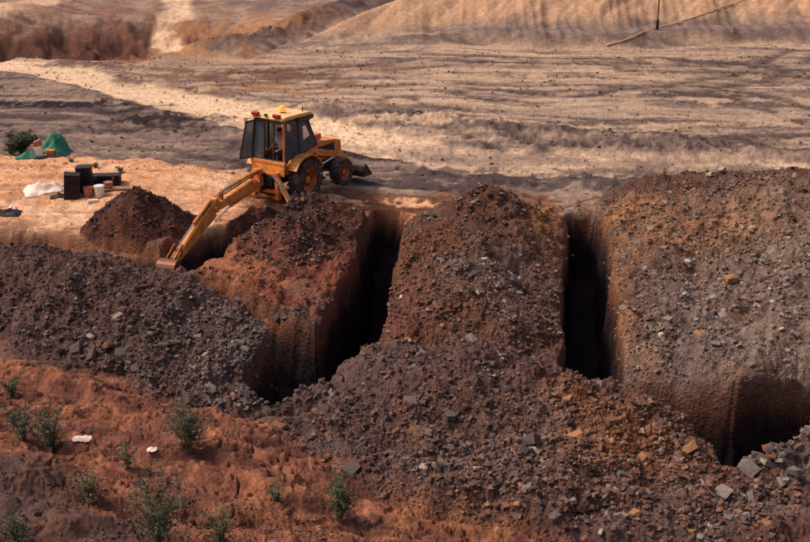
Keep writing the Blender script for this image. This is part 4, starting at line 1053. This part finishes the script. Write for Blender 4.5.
# crumpled sheets
def sheet(name, u, v, w, d, h, mat, label, cat, seed, rz=0, n=26):
    x0, y0 = W(u, v)
    a, b = np.meshgrid(np.linspace(-1, 1, n), np.linspace(-1, 1, n), indexing='ij')
    cs, sn = math.cos(rz), math.sin(rz)
    r = np.maximum(np.abs(a), np.abs(b))
    sx = a*w/2*(1+.12*pn(b*1.7, a, seed)); sy = b*d/2*(1+.15*pn(a*1.7, b, seed+1))
    X_ = x0+sx*cs-sy*sn; Y_ = y0+sx*sn+sy*cs
    Z_ = surf(X_.ravel(), Y_.ravel()).reshape(n, n)
    top = h*(1-r**1.6)*(.75+.5*pn(a*2.2+seed, b*2.2, seed+2))+.05*np.abs(pn(a*5, b*5, seed+3))*(1-r*.6)+.02
    V = np.concatenate([np.stack([X_, Y_, Z_+np.clip(top, .012, None)], -1).reshape(-1, 3), np.stack([X_, Y_, Z_+np.clip(top, .012, None)-.008], -1).reshape(-1, 3)])
    i = np.arange(n*n).reshape(n, n); q = np.stack([i[:-1, :-1], i[1:, :-1], i[1:, 1:], i[:-1, 1:]], -1).reshape(-1, 4)
    o = mesh_np(name, V, np.concatenate([q, q[:, ::-1]+n*n]), mat, smooth=True); tag(o, label, cat); return o
sheet('plastic_sheet', 45, 202, 1.25, .95, .34, M['sheet'], 'crumpled pale plastic sheet on the clay left of the black crates', 'plastic sheet', 5, .35)
sheet('dark_tarpaulin', 6, 224, 1.0, .6, .16, M['blackp'], 'dark crumpled tarpaulin at the left picture edge on pale clay', 'tarpaulin', 15, .1)
sheet('white_rag', 14, 218, .26, .2, .14, M['sheet'], 'small white rag on top of the dark tarpaulin at the left edge', 'rag', 19, 0, 10)
sheet('dark_cloth', 62, 208, .7, .35, .10, M['blackp'], 'thin dark cloth lying between the pale sheet and the black crates', 'cloth', 23, .2, 14)
sheet('groundsheet', 52, 164, 1.3, .6, .08, M['blackp'], 'dark groundsheet spread in front of the green tarpaulin', 'groundsheet', 29, .15, 16)
# green tarpaulin shelter: peaked, one corner trailing left
x, y = W(56, 159); z = surf1(x, y)
n = 30; a, b = np.meshgrid(np.linspace(-1, 1, n), np.linspace(-1, 1, n), indexing='ij')
hz = np.exp(-(np.abs((a+.1)/.72))**2.4)*(.35+.65*ss(-1, .1, b))*.80+.09*pn(a*3.2, b*3, 77)+.05*np.abs(pn(a*7, b*4, 78))
hz = np.clip(hz*(1-ss(.8, 1.0, np.abs(a))*.9), .03, None)
V = np.stack([x+a*.62, y+b*.55+.12*pn(a*2, b*2, 79), z+hz], -1).reshape(-1, 3); V2 = V-np.array([0, 0, .012])
i = np.arange(n*n).reshape(n, n); q = np.stack([i[:-1, :-1], i[1:, :-1], i[1:, 1:], i[:-1, 1:]], -1).reshape(-1, 4)
tp_ = empty('green_shelter', (0, 0, 0)); tag(tp_, 'peaked green tarpaulin draped over gear by the bush', 'tarpaulin')
mesh_np('cover', np.concatenate([V, V2]), np.concatenate([q, q[:, ::-1]+n*n]), M['green'], parent=tp_, smooth=True)
MB().tube([(x, y-.02, z), (x, y, z+.95)], .02, 6).build('pole', M['wood'], tp_)
sheet('green_tarpaulin', 31, 164, 1.1, .5, .26, M['green'], 'low green tarpaulin trailing left of the white container', 'tarpaulin', 33, .25, 18)
x, y = W(42, 164); z = surf1(x, y)
o = empty('white_container', (x, y, z), .2); tag(o, 'upright white container leaning between the two green tarpaulins', 'container')
o.rotation_euler = (0, -.15, .2)
MB().prism([(-.13, 0), (.10, 0), (.15, .50), (-.17, .50)], 'y', -.12, .12).build('body', M['white'], o, .02)
MB().prism([(-.18, .50), (.16, .50), (.14, .74), (-.12, .70)], 'y', -.10, .10).build('top', M['bucket'], o, .02)
x, y = W(52, 162); o = MB().box((0, 0, .15), (.30, .24, .30), bev=.02).build('orange_tin', M['orange']); o.location = (x, y, surf1(x, y)); tag(o, 'small orange tin in front of the peaked green tarpaulin', 'tin')

# ------------------------------------------------------------------ post and pipe on the embankment
x, y, z = hit(657, 30)
o = empty('marker_post', (x, y, z)); tag(o, 'thin dark post standing at the foot of the sand embankment', 'post')
MB().tube([(0, 0, -.2), (0, 0, 3.9)], [.05, .04], 8).build('pole', M['post'], o)
MB().box((0, -.02, .35), (.18, .16, .6), bev=.03).build('base', M['blackm'], o)
pp = [hit(u, v) for u, v in [(606+k*7.0, float(np.interp(606+k*7.0, [606, 618, 634, 650, 675, 705, 735, 770], [47, 44, 38, 31, 25, 15, 4, -9]))) for k in range(23)]]
o = MB().tube([(a, b, c+.10) for a, b, c in pp], .034, 8).build('pipe', M['pipe'], smooth=True); tag(o, 'thin pale pipe running diagonally up the sand embankment', 'pipe')

# ------------------------------------------------------------------ weeds and bushes
def weed(base, h, spread, stems, leaves, label, name='weed', seed=0, mat='leaf', lsize=.045, cat='weed'):
    rg = np.random.default_rng(seed); bx, by, bz = base
    root = empty(name, (bx, by, bz)); tag(root, label, cat)
    leaves = int(leaves*.85) if lsize < .06 else leaves
    sm = MB(); LV = []; LT = []; LC = []
    for s in range(stems):
        az = rg.uniform(0, 6.28); ln = rg.uniform(.15, 1)**.7*spread; hh = h*rg.uniform(.55, 1.0)
        p0 = np.array([rg.normal()*.03, rg.normal()*.03, -.03]); p1 = np.array([math.cos(az)*ln, math.sin(az)*ln, hh])
        bend = np.array([math.cos(az)*ln*.25, math.sin(az)*ln*.25, hh*.55])
        pts = [(1-t)**2*p0+2*t*(1-t)*bend+t*t*p1 for t in np.linspace(0, 1, 6)]
        sm.tube(pts, [.011, .009, .007, .006, .004, .002], 5)
        br = []
        for k in range(9):
            t = rg.uniform(.15, .98); q0 = (1-t)**2*p0+2*t*(1-t)*bend+t*t*p1
            d = rg.normal(size=3); d[2] = abs(d[2])*.5; d /= np.linalg.norm(d); q1 = q0+d*h*rg.uniform(.10, .38)
            sm.tube([q0, q1], [.004, .0015], 4); br.append((q0, q1))
        for k in range(leaves//stems):
            q0, q1 = br[rg.integers(0, len(br))]; t = rg.uniform(.1, 1.05); c = q0+(q1-q0)*t+rg.normal(size=3)*.012
            ax = rg.normal(size=3); ax[2] *= .6; ax /= np.linalg.norm(ax); up = rg.normal(size=3)*.6+np.array([0, 0, 1]); sd_ = np.cross(ax, up); sd_ /= np.linalg.norm(sd_)+1e-6
            L_ = lsize*rg.uniform(.6, 1.5); w_ = L_*.20; nn = np.cross(sd_, ax)*L_*.12
            k0 = len(LV); LV += [c, c+ax*L_*.5+sd_*w_+nn, c+ax*L_, c+ax*L_*.5-sd_*w_+nn]; LT += [(k0, k0+1, k0+2, k0+3)]; v = rg.uniform(0, 1); LC += [(v, v, v)]*4
    sm.build('stem', M['stem'], root)
    fo = mesh_np('foliage', np.array(LV), np.array(LT), M[mat], np.array(LC), root)
    return root
for (u, v, h, sp_, st_, lf, lab, sd2, mt) in [
        (188, 450, .95, .42, 14, 2600, 'tall bushy green weed on the middle of the orange bank', 1, 'leaf'),
        (340, 522, .92, .36, 13, 2200, 'dark green bushy weed near the lower edge of the orange bank', 2, 'leaf'),
        (54, 452, .95, .42, 12, 2200, 'dark weed left of the white paper scrap', 3, 'leaf'),
        (24, 440, .70, .42, 10, 1300, 'low wide weed at the left behind the slaty scree', 4, 'leaf'),
        (160, 548, 1.15, .48, 14, 2600, 'dark spreading weed at the bottom below the tall bushy one', 5, 'leaf'),
        (222, 545, .70, .22, 7, 500, 'thin sparse weed at the bottom right of the dark spreading one', 6, 'leaf'),
        (277, 503, .42, .20, 7, 420, 'thin upright weed between the two bushy green weeds', 7, 'leaf_dry'),
        (92, 505, .7, .26, 8, 700, 'spindly grey-green weed on the purple scree', 8, 'leaf_dry'),
        (12, 398, .50, .28, 8, 700, 'small dark weed at the left edge of the orange bank', 9, 'leaf'),
        (20, 545, .6, .36, 9, 800, 'low dark weed in the bottom left corner', 10, 'leaf'),
        (128, 470, .40, .22, 7, 500, 'small green weed just left below the small white paper scrap', 11, 'leaf'),
        ]:
    weed(hit(u, v), h, sp_, st_, lf, lab, seed=sd2, mat=mt)
weed(hit(21, 153), .85, .75, 26, 3400, 'wide green bush behind the green tarpaulin', 'bush', 21, 'leaf', .10, 'bush')
weed(hit(12, 155), .7, .35, 14, 1400, 'smaller bush at the left of the wide green bush', 'bush', 22, 'leaf_dry', .09, 'bush')
for (u, v, s) in [(96, 168, 31), (121, 172, 32), (72, 162, 33)]:
    weed(hit(u, v), .22, .2, 6, 130, {31: 'tuft of weeds on the pad edge nearest the buckets', 32: 'tuft of weeds on the pad edge farthest right', 33: 'tuft of weeds right beside the peaked green tarpaulin'}[s], 'weed_tuft', s, 'leaf_dry', .07)
# litter on the bank
def litter(u, v, w, d, label, seed):
    x, y, z = hit(u, v); n = 9
    a, b = np.meshgrid(np.linspace(-1, 1, n), np.linspace(-1, 1, n), indexing='ij')
    X_ = x+a*w/2*(1-.25*b*b); Y_ = y+b*d/2; g_ = surf(X_.ravel(), Y_.ravel()).reshape(n, n); Z_ = np.maximum(z+.05+(Y_-y)*-.05, g_+.012)+.035*pn(a*2, b*2, seed)
    V = np.stack([X_, Y_, Z_], -1).reshape(-1, 3); i = np.arange(n*n).reshape(n, n); q = np.stack([i[:-1, :-1], i[1:, :-1], i[1:, 1:], i[:-1, 1:]], -1).reshape(-1, 4)
    o = mesh_np('paper_scrap', np.concatenate([V, V-np.array([0, 0, .008])]), np.concatenate([q, q[:, ::-1]+n*n]), M['sheet'], smooth=True); tag(o, label, 'litter')
litter(82, 441, .36, .24, 'larger white paper scrap beside the dark weed on the bank', 3)
litter(152, 453, .18, .16, 'small white paper scrap left of the tall bushy weed', 4)
print('TRIS', sum(len(o.data.loop_triangles) if o.data.loop_triangles else sum(len(p.vertices)-2 for p in o.data.polygons) for o in bpy.data.objects if o.type == 'MESH' and o.name.split('.')[0] in ('ground', 'spoil_heap', 'rubble_pile', 'rubble', 'bank_gravel', 'scree_gravel', 'clay_crumbs', 'pad_gravel', 'floor_gravel')))
